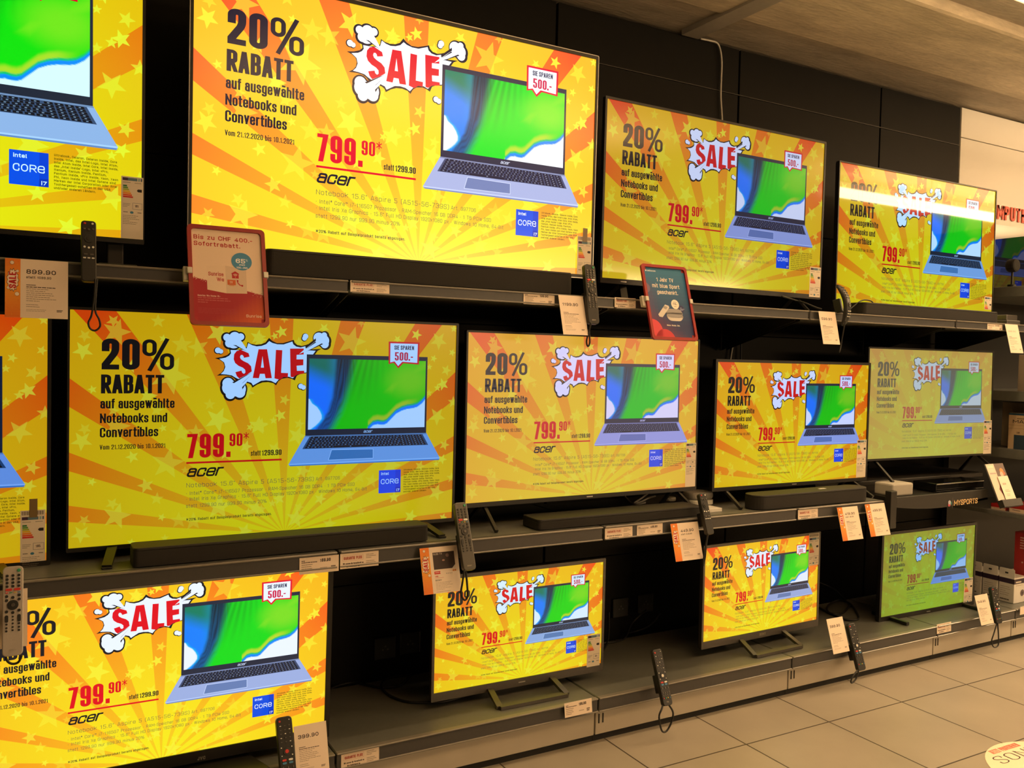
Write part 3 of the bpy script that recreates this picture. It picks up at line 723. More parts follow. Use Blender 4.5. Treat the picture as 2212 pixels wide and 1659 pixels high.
    # savings tag
    P('bad_o', RGB(236, 8, 40), 13); P('bad_i', WHT, 14)
    T('sie', 'SIE SPAREN', t=.19, ky=.7, col=RGB(25, 25, 70), layer=15, gap=.1, space=.16); T('500', '500.-', t=.2, ky=.7, col=RGB(214, 0, 64), layer=15, gap=.11)
    # processor badge
    P('intel', RGB(0, 80, 222), 9); P('intel2', RGB(0, 66, 205), 10); P('intel3', RGB(0, 52, 180), 10)
    T('intel', 'intel', t=.19, ky=1, col=WHT, layer=11, rr=.3); T('i7', 'i7', t=.2, ky=1, col=WHT, layer=11)
    x0, x1, y, h = TXT['core']
    A.text('COR', x0, y, h, W=(x1 - x0) * .74, t=.13, ky=1, col=WHT, layer=11, gap=.12, rr=.5)
    A.text('e', x0 + (x1 - x0) * .775, y, h * 1.3, W=(x1 - x0) * .225, t=.1, ky=1, col=WHT, layer=11, rr=.45)
    dl = ['Ultrabook, Celeron, Celeron Inside, Core', 'Inside, Intel, das Intel-Logo, Intel Atom,', 'Intel Atom Inside, Intel Core, Intel Inside,',
          'das „Intel Inside“-Logo, Intel vPro,', 'Itanium, Itanium Inside, Pentium,', 'Pentium Inside, vPro Inside, Xeon, Xeon',
          'Phi, Xeon Inside und Intel Optane sind', 'Marken der Intel Corporation oder ihrer', 'Tochtergesell-schaften in den USA', 'und/oder anderen Ländern.']
    dw = [210, 213, 214, 180, 174, 214, 206, 212, 188, 138]
    for i, s_ in enumerate(dl):
        A.text(s_, 1624, 799 + i * 13.3, 8.6, W=dw[i], t=.16, ky=1, col=RGB(70, 66, 10), layer=9, gap=.14, rr=.3, nseg=1)
    return A.mesh('advert_picture', [M['screen'], M['screen_art']])
ADVERT = build_advert()
# ------------------------------------------------------------------ the setting
ZC = H + 1.478                 # top of the panelled wall / ceiling soffit
YW = 3.08                      # face of the panelled wall
ZU, ZM, ZD = H + .222, H - .613, H - 1.247   # tops of upper shelf, middle shelf, bottom deck
YF = 2.56                      # front edge of shelves
YT = 2.72                      # plane of the pictures
def struct(name, mb, m): return tag(mb.build(name, m), kind='structure')
struct('floor', MB().box(-4, 9, -5, 4.2, -.1, 0), M['tiles'])
q = MB()
xs = [-3.05, -2.05, -1.07, -.08, .92, 1.913, 2.934, 3.946, 4.632]
rows = [0, .55, 1.03, 1.545, 2.06, H + 1.262 - .002, ZC - .004]
for a, b in zip(xs, xs[1:]):
    for z0, z1 in zip(rows, rows[1:]):
        q.box(a + .005, b - .005, YW, YW + .02, z0 + .0015, z1 - .0015, .0015, 1)
q.box(-3.05, 4.632, YW + .02, YW + .06, 0, ZC - .01)
struct('wall_back', q, M['wall_black'])
q = MB()
zr = [H + .848, H + 1.308, ZC]
for z0, z1 in zip(zr, zr[1:]):
    q.box(4.634, 5.60, YW - .004, YW + .9, z0 + .002, z1 - .002, .002, 1)
struct('wall_right', q, M['wall_white'])
q = MB(); q.box(4.65, 9, 4.3, 4.35, 0, ZC); q.box(4.60, 4.65, YW + .07, 4.35, 0, ZC)
struct('wall_far', q, M['wall_black'])
q = MB(); q.box(-3.05, 4.63, YW - .0015, YW + .003, H + 1.2595, H + 1.2625)  # added lighter strip: light caught by the panel edges, put into colour
struct('trim_seam_glint', q, mat('seam_glint', (.045, .04, .033), .35, noise=.1))
# ceiling: beam soffit near the wall, higher bay in front of it and over the wall
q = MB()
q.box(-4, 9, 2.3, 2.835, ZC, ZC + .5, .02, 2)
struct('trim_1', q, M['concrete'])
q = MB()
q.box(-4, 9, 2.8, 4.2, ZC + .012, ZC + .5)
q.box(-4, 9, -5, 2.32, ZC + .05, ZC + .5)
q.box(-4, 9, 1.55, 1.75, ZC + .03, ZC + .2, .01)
struct('ceiling', q, M['concrete_dim'])
# cable channel that runs over the ceiling towards the wall
q = MB(); xa = 2.565
q.prism([(xa, ZC + .055), (xa + .004, ZC - .012), (xa + .10, ZC - .012), (xa + .11, ZC + .055)], .9, YW - .01, 'XZ')
q.build('cable_channel', mat('channel_grey', (.46, .43, .38), .35, .1, noise=.1))
tag(bpy.data.objects['cable_channel'], 'grey cable channel crossing the ceiling towards the black wall', 'cable channel')
q = MB()
pts = [atY(*p, YW - .012) for p in ((1514, 84), (1534, 88), (1549, 93), (1556, 108), (1559, 135), (1558, 170), (1557, 210), (1560, 262), (1561, 330))]
q.tube(pts, .004, 8)
tag(q.build('hanging_cable', M['cable_white'], smooth=True), 'thin pale cable hanging down the black wall above the top shelf', 'cable')
# lamps of the aisle: long tube luminaire seen reflected in a glossy screen, small spot
M['tube_glow'] = emit('tube_glow', (1.0, .74, .42), 30.0)
M['lamp_white'] = mat('lamp_housing_white', (.7, .66, .6), .4, noise=.03)
def luminaire(x0, x1, y, z, label):
    t = empty('ceiling_luminaire', ((x0 + x1) / 2, y, z), label, 'ceiling lamp')
    L = (x1 - x0) / 2
    MB().box(-L, L, -.055, .055, .03, .07, .006).build('housing', M['lamp_white'], t)
    MB().box(-L + .01, L - .01, -.048, .048, -.02, .03, .012, 3).build('diffuser', M['tube_glow'], t)
    for s in (-1, 1): MB().box(s * L - .006, s * L + .006, -.055, .055, -.024, .035, .004).build('end_cap', M['lamp_white'], t)
    for s in (-.5, .5): MB().cyl((s * L, 0, .1), .004, .02 + (ZC + .05 - z - .06), 'Z', 8).build('hanger', M['silver'], t, (0, 0, -.03 + (ZC + .05 - z - .06) / 2))
    return t
LUM = luminaire(4.83, 9.2, 1.29, H + 1.2, 'long tube lamp over the aisle, mirrored in the glossy top shelf television')
def spot(x, y, label):
    t = empty('ceiling_spot', (x, y, ZC + .05), label, 'ceiling lamp')
    MB().cyl((0, 0, -.06), .055, .12, 'Z', 24, bev=.004).build('housing', M['lamp_white'], t)
    MB().cyl((0, 0, -.121), .042, .006, 'Z', 24).build('lens', emit('spot_glow', (1, .8, .5), 260), t)
_R3 = Matrix.Rotation(.53 * D2R, 3, 'Z') @ Matrix.Rotation(.39 * D2R, 3, 'X')
_n3 = _R3 @ Vector((0, -1, 0)); _p3 = atY(1605, 563, 2.72); _d3 = (_p3 - Vector((0, 0, H))).normalized()
_r3 = _d3 - 2 * _d3.dot(_n3) * _n3; _k3 = (ZC - .07 - _p3.z) / _r3.z
spot(_p3.x + _r3.x * _k3, _p3.y + _r3.y * _k3, 'round ceiling spot mirrored as a dot in the blue poster television')
# sign letters on the white wall
q = Art(1)
a = atY(2154.5, 473, YW - .006); b = atY(2211, 487, YW - .006)
A = Art(1, 0, 0, dz=.0015)
lh = .0815
A.text('COMPUTER', 0, 0, lh, t=.2, ky=.9, gap=.13, col=RGB(236, 92, 66), layer=1, sx=1.13)
sg = put('wall_lettering', A.mesh('wall_lettering', [M['sign_red']]), None, (a.x - .1275, YW - .006, a.z))
so = sg.modifiers.new('thick', 'SOLIDIFY'); so.thickness = .004; so.offset = 1
tag(sg, 'red capital letters on the white wall beyond the last top shelf television', 'lettering')
# wall sockets low on the black wall
def socket(px, py, label):
    p = atY(px, py, YW - .001)
    t = empty('wall_socket', (p.x, YW, p.z), label, 'wall socket', 'wall sockets behind the bottom row')
    MB().box(-.043, .043, -.012, 0, -.043, .043, .004).build('cover_plate', M['black_plastic'], t)
    for k, (dx, dz_) in enumerate(((0, .008), (-.01, -.004), (.01, -.004))):
        MB().cyl((dx, -.0125, dz_), .0035, .002, 'Y', 10).build('pin_hole', M['gunmetal'], t)
socket(1338, 1312, 'black wall socket between the two smaller bottom televisions, nearer the left one')
socket(1392, 1302, 'black wall socket between the two smaller bottom televisions, nearer the right one')
socket(884, 1387, 'black wall socket close beside the silver framed bottom television')
socket(830, 1399, 'black wall socket behind the loop of black cable on the deck')

# ------------------------------------------------------------------ shelving
GU, GM, GD = 'upper shelf boards', 'middle shelf boards', 'bottom deck units'
def price_rail(x0, x1, ztop, zbot, parent, ox):
    r = MB()
    r.box(x0 - ox, x1 - ox, -.002, .012, zbot, ztop, .002, 1)
    o = r.build('price_rail', M['rail'], parent)
    l = MB(); l.box(x0 - ox, x1 - ox, -.008, .014, ztop - .003, ztop + .003, .002, 1); l.box(x0 - ox, x1 - ox, -.007, .002, zbot - .002, zbot + .003, .0015, 1)
    l.build('rail_lip', M['rail_lip'], o)
    return o
def shelf(x0, x1, zt, rail_h, label, group, thick=.03, yb=3.06):
    bf = .06 if group == GU else .24
    t = empty('wall_shelf', (x0, YF, zt), label, 'shelf', group)
    b = MB(); b.box(.002, x1 - x0 - .002, .004, yb - YF, -thick, 0, .002, 1)
    b.build('shelf_board', M['shelf'], t)
    price_rail(x0 + .003, x1 - .003, -.003, -.003 - rail_h, t, x0)
    for xx in (.012, x1 - x0 - .012):
        s = MB(); s.prism([(bf, -thick), (yb - YF, -thick), (yb - YF, -.17), (yb - YF - .06, -.15), (bf, -thick - .012)], xx - .0015, xx + .0015, 'YZ')
        s.build('bracket', M['satin_black'], t)
    return t
shelf(-.140, .862, ZU, .034, 'upper shelf board under the huge left television, with the 899.90 card', GU)
shelf(.866, 1.862, ZU, .034, 'upper shelf board carrying the long soundbar and the 1199.90 card', GU)
shelf(1.866, 2.870, ZU, .034, 'upper shelf board behind the blue poster', GU)
shelf(2.874, 3.866, ZU, .034, 'upper shelf board under the television with the lamp reflection', GU)
shelf(3.870, 4.46, ZU, .034, 'short upper shelf board at the right end beside the white wall', GU)
shelf(-1.15, -.158, ZM, .045, 'middle shelf board at the left edge of the photo', GM)
shelf(-.154, .842, ZM, .045, 'middle shelf board under the large television with a soundbar before it', GM)
shelf(.846, 1.840, ZM, .045, 'middle shelf board holding the silver remote and the picture card', GM)
shelf(1.844, 2.836, ZM, .045, 'middle shelf board with the 449.90 card and white streaming box', GM)
shelf(2.840, 3.392, ZM, .045, 'short middle shelf board with the rounded soundbar and two sale cards', GM)
def deck(x0, x1, label):
    t = empty('deck_unit', (x0, YF, 0), label, 'shelf base', GD)
    W = x1 - x0
    b = MB(); b.box(.0015, W - .0015, .006, .51, ZD - .03, ZD, .003, 1); b.build('deck_board', M['shelf'], t)
    price_rail(x0 + .002, x1 - .002, ZD - .002, ZD - .05, t, x0)
    p = MB(); p.box(.002, W - .002, .016, .03, .028, ZD - .045, .002, 1)
    pl_ = p.build('plinth', M['plinth'], t)
    s = MB()
    for dx in (.016, .034): s.box(dx - .002, dx + .002, .0135, .0175, .07, .105)
    s.build('slot', M['dark_gap'], pl_)
    f = MB(); f.box(.0, W, .03, .06, 0, .04); f.build('foot_strip', M['dark_gap'], t)
    k = MB(); k.box(.0, W, .06, .50, .01, ZD - .03); k.build('base_body', M['satin_black'], t)
    return t
deck(-1.15, -.157, 'bottom deck unit out at the left edge')
deck(-.155, .844, 'bottom deck unit under the large bottom left television')
deck(.846, 1.838, 'bottom deck unit under the first silver framed television')
deck(1.840, 2.838, 'bottom deck unit with an empty stretch and one remote hanging in front')
deck(2.840, 3.818, 'bottom deck unit between the 399.90 card and the green tinted television')
deck(3.820, 4.46, 'bottom deck unit at the right under the green tinted television')
deck(4.462, 5.46, 'bottom deck unit at the right edge with white boxes on it')
# ------------------------------------------------------------------ televisions
S_ = 2.72 / 2.8
GTV = 'televisions showing the same advert'
_lab = {}
def energy_label(w_, h_, taped):
    key = (round(w_, 3), round(h_, 3), taped)
    if key in _lab: return _lab[key]
    A = Art(w_ / 100, 0, 0, dz=.00015); hh = 100 * h_ / w_
    A.rect(0, 0, 100, hh, RGB(238, 226, 208), 0)
    y = 0
    if taped:
        for k in range(26): A.rect(6 + k * 3.4, 4, 6 + k * 3.4 + (1.2 if k % 3 else 2.2), 22, RGB(60, 50, 40), 1)
        y = 24
    A.rect(6, y + 6, 30, y + 20, RGB(62, 34, 70), 1); A.rect(30, y + 6, 72, y + 20, RGB(96, 130, 150), 1)
    A.rect(76, y + 6, 84, y + 20, RGB(150, 190, 190), 1); A.rect(88, y + 6, 94, y + 20, RGB(60, 90, 120), 1)
    A.lines(8, y + 28, [34, 0], 6, 3, RGB(150, 140, 125), 1); A.lines(60, y + 28, [30], 6, 3, RGB(150, 140, 125), 1)
    for k, c in enumerate(((40, 130, 70), (90, 160, 60), (170, 190, 50), (240, 200, 30), (245, 150, 30), (235, 90, 30), (215, 40, 35))):
        yy = y + 42 + k * 9
        A.rect(8, yy, 26 + k * 4.5, yy + 7.5, RGB(*c), 1)
    A.poly([(70, y + 66), (76, y + 59), (93, y + 59), (93, y + 73), (76, y + 73)], RGB(30, 24, 22), 1)
    if hh > 170:
        bx = [(52, y + 128), (94, y + 128), (94, y + 158), (52, y + 158)]
        A.stroke(bx, 1.5, RGB(120, 118, 130), 1, True)
        A.text('161' if not taped else '185', 62, y + 148, 12, t=.2, col=RGB(60, 52, 50), layer=1)
        A.lines(8, y + 132, [34, 30, 20], 7, 2.5, RGB(150, 140, 125), 1)
        A.circle(48, y + 175, 8, RGB(60, 130, 165), 1, 14, 6); A.lines(10, y + 172, [20], 5, 4, RGB(120, 110, 100), 1); A.lines(74, y + 172, [18], 5, 4, RGB(120, 110, 100), 1)
    if hh > 235: A.lines(8, y + 190, [70, 60, 74, 30, 66, 60], 8, 2.2, RGB(140, 128, 112), 1)
    me = A.mesh('energy_label', [M['print']])
    _lab[key] = me
    return me
def television(key, x, z, wd, yaw, tilt, marg, frame, stand, sit, label, pic, lab=None, badge=None, Y=YT, depth=.05, crop=.0):
    """marg: frame width left, right, top, bottom in metres"""
    W = wd; Hh = wd * 9 / 16
    ml, mr, mt, mb_ = marg
    cz = z + H; sit += .0015
    base_dz = cz - sit                       # screen centre above the base
    R = Matrix.Rotation(-yaw * D2R, 4, 'Z') @ Matrix.Rotation(-tilt * D2R, 4, 'X')
    base = Vector((x, Y, cz)) + R @ Vector((0, 0, -base_dz))
    t = empty('television', base, label, 'television', GTV)
    t.matrix_world = Matrix.Translation(base) @ R
    o = (0, 0, base_dz)
    x0, x1, z0, z1 = -W / 2 - ml, W / 2 + mr, -Hh / 2 - mb_, Hh / 2 + mt
    MB().box(x0 + .004, x1 - .004, .012, depth * .45, z0 + .004, z1 - .004, .004).box(x0 + .12 * W, x1 - .12 * W, depth * .4, depth + .03, z0 + .02, z1 - .25 * Hh, .01).build('housing', M['black_plastic'], t, o)
    q = MB(); ring_prism(q, rrect(x0, x1, z0, z1, .004, 3), rrect(-W / 2, W / 2, -Hh / 2 + crop, Hh / 2, .001, 3), -.004, .014)
    q.build('bezel', frame, t, o)
    if frame is M['black_plastic'] and key == 'T2':
        q = MB(); ring_prism(q, rrect(x0 - .0022, x1 + .0022, z0 - .0022, z1 + .0022, .005, 3), rrect(x0, x1, z0, z1, .004, 3), -.004, .02)
        q.build('edge_trim', M['silver'], t, o)
    s = put('screen', ADVERT, t, o); s.scale = (W, 1, W)
    g, lift, cool, rays, gloss = pic
    s['gain'] = tuple(float(v) for v in g); s['lift'] = tuple(float(v) for v in lift); s['cool'] = float(cool); s['rays'] = float(rays); s['gloss'] = float(gloss)
    # energy label fixed over the corner of the picture
    if lab:
        l_, t_, r_, b_, taped = lab          # where its corners stand on the picture plane
        Mi = t.matrix_world.inverted(); o0 = Mi @ Vector((0, 0, H))
        def loc(px, py):
            d = (Mi.to_3x3() @ _ray(px, py)); k = (-.0052 - o0.y) / d.y; q_ = o0 + d * k
            return q_.x, q_.z - base_dz
        (lx, lz), (rx, rz) = loc(l_, t_), loc(r_, b_); lz = (lz + loc(r_, t_)[1]) / 2; rz = (rz + loc(l_, b_)[1]) / 2
        lw, lh = rx - lx, lz - rz
        e = put('energy_label', energy_label(lw, lh, taped), t, (lx, -.0052, base_dz + lz)); e['label'] = 'white paper energy label'
        if taped is True:
            A = Art(1, 0, 0, dz=.0001); A.rect(0, 0, lw * .33, lh * .36, RGB(140, 112, 52), 0)
            put('tape', A.mesh('tape', [M['brown_tape']]), e, (lw * .35, -.0008, lh * .22))
    zb = z0 + base_dz
    if badge:
        txt, bx, col, sz = badge
        if not txt:
            MB().box(bx - .014, bx + .014, -.0052, -.003, zb + mb_ / 2 - .002, zb + mb_ / 2 + .002).build('brand_badge', M['silver'], t)
    if badge and badge[0]:
        A = Art(1, 0, 0, dz=.0003); wtx = A.text(txt, 0, 0, sz, t=.2, ky=1, gap=.12, col=col, layer=1, sx=1.3)
        put('brand_badge', A.mesh('brand_badge', [M['print']]), t, (bx - wtx / 2, -.0045, zb + max(.004, mb_ / 2 - sz / 2)))
    if stand == 'feet':
        for sx_ in (-1, 1):
            xx = sx_ * W * .40
            q = MB()
            ff = -.115 if key == 'T5' or key == 'T13' else -.03
            q.bar((xx, .03, zb + .012), (xx + sx_ * .03, ff, .006), .026, .010).bar((xx, .03, zb + .012), (xx + sx_ * .02, .14, .006), .026, .010)
            q.box(xx + sx_ * .03 - .014, xx + sx_ * .03 + .014, ff - .007, ff + .02, 0, .006, .002)
            q.box(xx + sx_ * .02 - .014, xx + sx_ * .02 + .014, .125, .15, 0, .006, .002)
            q.build('leg', M['black_plastic'], t)
    elif stand == 'thin':
        for sx_ in (-1, 1):
            xx = sx_ * W * .42
            q = MB()
            q.bar((xx, .03, zb + .01), (xx + sx_ * .012, -.10, .004), .012, .012).bar((xx, .03, zb + .01), (xx + sx_ * .008, .12, .004), .012, .012)
            q.build('leg', M['black_plastic'], t)
    elif stand == 'bars':
        for sx_ in (-1, 1):
            xx = sx_ * W * .40
            q = MB(); q.box(xx - .011, xx + .011, -.10, .10, 0, .016, .003).box(xx - .012, xx + .012, .0, .03, .012, zb + .03, .003)
            q.build('leg', M['black_plastic'], t)
    elif stand == 'frame':
        hw = .14; q = MB()
        q.bar((-hw, -.092, .006), (hw, -.092, .006), .03, .012)
        for sx_ in (-1, 1):
            q.bar((sx_ * hw, -.095, .006), (sx_ * (hw - .01), .012, zb + .012), .022, .012)
        q.bar((-hw + .0, .09, .006), (hw, .09, .006), .022, .012)
        for sx_ in (-1, 1): q.bar((sx_ * hw, .09, .006), (sx_ * (hw - .01), .02, zb + .012), .022, .012)
        f = q.build('stand', frame, t); f['label'] = 'metal frame stand'
    elif stand == 'center':
        q = MB(); q.prism([(-.30, -.10), (.30, -.10), (.22, .12), (-.22, .12)], 0, .014, 'XY', .003).box(-.10, .10, .02, .05, .012, zb + .06, .006)
        q.build('stand', M['black_plastic'], t)
    elif stand == 'pole':
        for xx in (-.32 * W, .455 * W):
            q = MB(); q.box(xx - .022, xx + .022, .03, .06, 0, zb + .06, .004).box(xx - .05, xx + .05, -.06, .15, 0, .008, .003)
            q.build('leg', M['satin_black'], t)
    return t
BP = M['black_plastic']; GM_ = M['gunmetal']
def tvp(x, z, w_): return x * S_, z * S_, w_ * S_
Z0 = (0, 0, 0)
television('T1', -.4327, .7168, 1.4415, .51, 1.4, (.01, .008, .01, .014), BP, 'pole', ZU,
           'huge television cropped by the top left corner, above the 899.90 card',
           ((.80, 1.04, 1.15), Z0, .12, .85, .16), (262, 382, 309, 516, False))
television('T2', 1.1455, .7194, 1.4365, .13, -.27, (.009, .009, .012, .012), BP, 'feet', ZU,
           'brightest television, on the upper shelf behind the long soundbar and above the 1199.90 card',
           ((1.05, 1.1, 1.12), (0, 0, .022), 0, 1, .18), (1248, 511, 1276, 593, True))
television('T3', *tvp(2.591, .667, 1.238), -.53, -.39, (.009, .009, .009, .02), BP, 'feet', ZU,
           'upper shelf television whose lower edge is overlapped by the blue poster',
           ((.57, .60, .85), (.004, .004, .01), .08, 1, .09), (1750, 577, 1771, 642, False), ('', -.5, None, 0))
television('T4', *tvp(3.927, .602, 1.222), .08, .25, (.006, .006, .006, .012), BP, 'feet', ZU,
           'upper shelf television with a bright lamp streak mirrored across its picture',
           ((.60, .72, 1.0), (.004, .004, .004), .25, 1, .035), (2127, 641, 2141.5, 669, False))
television('T5', *tvp(.728, -.241, 1.235), -.29, -.62, (.006, .008, .008, .012), BP, 'feet', ZM,
           'large middle shelf television below the red and white poster, soundbar in front',
           ((.52, .60, 1.0), Z0, .33, 1, .22))
television('T6', *tvp(1.940, -.226, 1.103), -1.12, .32, (.007, .007, .007, .016), BP, 'thin', ZM,
           'middle shelf television with paler colours, directly below the 1199.90 card and the blue poster',
           ((.66, .60, .90), (.03, .026, .032), .05, .9, .3), (1482, 957, 1501.5, 1051, False), ('', .0, None, 0))
television('T7', *tvp(3.079, -.275, .969), .21, -.10, (.012, .012, .012, .016), BP, 'thin', ZM,
           'middle shelf television with vivid picture behind the rounded soundbar',
           ((.66, .65, 1.0), Z0, .15, 1, .25), (1852, 950, 1869, 1030.6, False), ('', .0, None, 0))
television('T8', *tvp(4.070, -.191, .964), 1.59, .78, (.008, .008, .008, .01), BP, 'thin', H - .555,
           'washed out pale television at the right end of the middle row above the black tray',
           ((.34, .40, .50), (.10, .092, .06), .1, .28, .35), (2125.4, 908, 2140.6, 980, False))
television('T9', .3382, -.9206, .9762, .84, -2.17, (.012, .016, .002, .022), BP, 'center', ZD + .004,
           'large television at the bottom left behind the hanging pale remote',
           ((.95, .94, 1.05), (.006, .006, .01), .1, 1, .25), None, ('JVC', .12, RGB(140, 135, 125), .010), Y=2.62, crop=.012)
television('T10', *tvp(1.651, -1.016, .729), .65, .01, (.010, .010, .014, .030), GM_, 'frame', ZD,
           'smaller television with silver grey frame on the deck, nearer of the two on frame stands',
           ((.82, .85, 1.0), (.004, .004, .004), .18, 1, .3), (1269, 1370.6, 1295, 1439, False), ('', .0, None, 0))
television('T11', *tvp(2.908, -1.008, .722), -1.39, .39, (.010, .010, .012, .030), GM_, 'frame', ZD,
           'smaller television with silver grey frame, farther of the two on frame stands',
           ((.85, .84, .95), (.004, .004, .006), .1, 1, .3), (1748, 1152, 1768, 1221, 2), ('SONY', .0, RGB(160, 150, 135), .012))
television('T12', *tvp(4.097, -1.055, .733), .84, -.33, (.014, .014, .014, .026), BP, 'bars', ZD,
           'green tinted dim television at the right end of the bottom row',
           ((.22, .42, .8), (.022, .036, .016), .12, .25, .35), (2083.5, 1248, 2099.4, 1300, False), ('', .0, None, 0))
pr, pb = atY(103, 683, YT), atY(97.5, 1210, YT)
h13 = pr.z - pb.z; w13 = h13 * 16 / 9
television('T13', pr.x - w13 / 2, (pr.z + pb.z) / 2 - H, w13, 0, 0, (.008, .01, .008, .014), BP, 'feet', ZM,
           'television cut off by the left edge on the middle row with taped energy label',
           ((.55, .55, 1.0), Z0, .33, 1, .22), (44, 1102, 97.5, 1213, True))
# dim television far beyond the sign box
zc14 = atY(2190, 569, 4.05).z + .052
television('T14', 6.48, zc14 - H, 1.42, 0, 0, (.02, .02, .02, .02), BP, 'bars', zc14 - .5,
           'dim television far beyond the white wall panel at the right edge, mostly hidden',
           ((.055, .05, .11), (.003, .003, .003), .2, 1, .2), Y=4.05)
MB().box(-.75, .75, -.16, .22, -.5, 0, .004).build('display_base', M['shelf'], None, (6.48, 4.05, zc14 - .5))
tag(bpy.data.objects['display_base'], 'plain base under the far dim television', 'shelf base')
# ------------------------------------------------------------------ soundbars
GS = 'soundbars in front of the televisions'
def soundbar(x0, x1, y0, y1, zs, h, r, label, plane='rect'):
    t = empty('soundbar', ((x0 + x1) / 2, y0, zs), label, 'soundbar', GS)
    W = (x1 - x0) / 2; D = y1 - y0
    out = rrect(-W, W, 0, D, r, 6)
    q = MB(); q.prism(out, .004, h - .008, 'XY'); q.build('grille', M['cloth_black'], t)
    q = MB(); q.prism([(a * .9985, .001 + b * .985) for a, b in out], h - .008, h, 'XY', .002); q.build('top_panel', M['satin_black'], t)
    q = MB()
    for s in (-1, 1): q.box(s * W * .8 - .03, s * W * .8 + .03, .015, D - .015, 0, .006)
    q.build('foot', M['black_plastic'], t)
    return t
soundbar(.616, 1.694, 2.575, 2.675, ZU, .080, .02, 'long soundbar in front of the brightest television on the upper shelf')
soundbar(3.24, 4.24, 2.575, 2.675, ZU, .056, .015, 'soundbar at the right of the upper shelf below the lamp reflection')
soundbar(.262, 1.155, 2.578, 2.67, ZM, .056, .014, 'soundbar in front of the large middle shelf television above the 169.90 label')
soundbar(1.574, 2.335, 2.578, 2.695, ZM, .040, .014, 'flat soundbar on the middle shelf above the 499.90 rail label')
s7 = soundbar(2.625, 3.322, 2.572, 2.672, ZM, .062, .046, 'short soundbar with rounded ends on the middle shelf above the two sale cards')
MB().box(-.02, .02, .045, .058, .0615, .063).build('brand_badge', M['key_white'], s7, (.09, 0, 0))

# ------------------------------------------------------------------ printed cards
CARD = RGB(244, 226, 208); INK = RGB(52, 40, 36); GRY = RGB(150, 132, 116)
def burst(A, cx, cy, rx, ry, col, layer, n=13, k=.82):
    A.poly([(cx + rx * (1 if i % 2 == 0 else k) * math.cos(i * math.pi / n), cy + ry * (1 if i % 2 == 0 else k) * math.sin(i * math.pi / n)) for i in range(2 * n)], col, layer)
def sale_strip(A, x0, x1, hh):
    n = 22; rnd = random.Random(3)
    for i in range(n):
        y0, y1 = hh * i / n, hh * (i + 1) / n
        c = mixc(RGB(250, 166, 46), RGB(240, 122, 32), abs(i / n - .45) * 1.9)
        A.rect(x0, y0, x1, y1, c, 1)
    for i in range(40):
        yy = rnd.uniform(0, hh - 6); xx = rnd.uniform(x0, x1 - 1)
        A.rect(xx, yy, xx + .5, yy + rnd.uniform(2, 7), mixc(RGB(250, 186, 60), RGB(214, 84, 30), rnd.random()), 2)
    cx = (x0 + x1) / 2; w_ = x1 - x0
    burst(A, cx, hh * .365, w_ * .42, hh * .205, RGB(70, 40, 24), 3); burst(A, cx, hh * .365, w_ * .385, hh * .19, RGB(248, 228, 204), 4)
    for dx, dy, r in ((-.05, .07, .13), (.3, .21, .09), (-.28, .5, .11), (.28, .6, .14)):
        A.circle(cx + dx * w_, hh * dy, w_ * r + .5, RGB(70, 40, 24), 3, 14); A.circle(cx + dx * w_, hh * dy, w_ * r, RGB(248, 228, 204), 4, 14)
    A.text('SALE', cx + w_ * .22, hh * .505, w_ * .47, W=hh * .275, t=.24, ky=.7, col=RGB(205, 20, 24), layer=5, rot=-math.pi / 2, gap=.08)
GC = 'price cards hanging from the shelf rails'
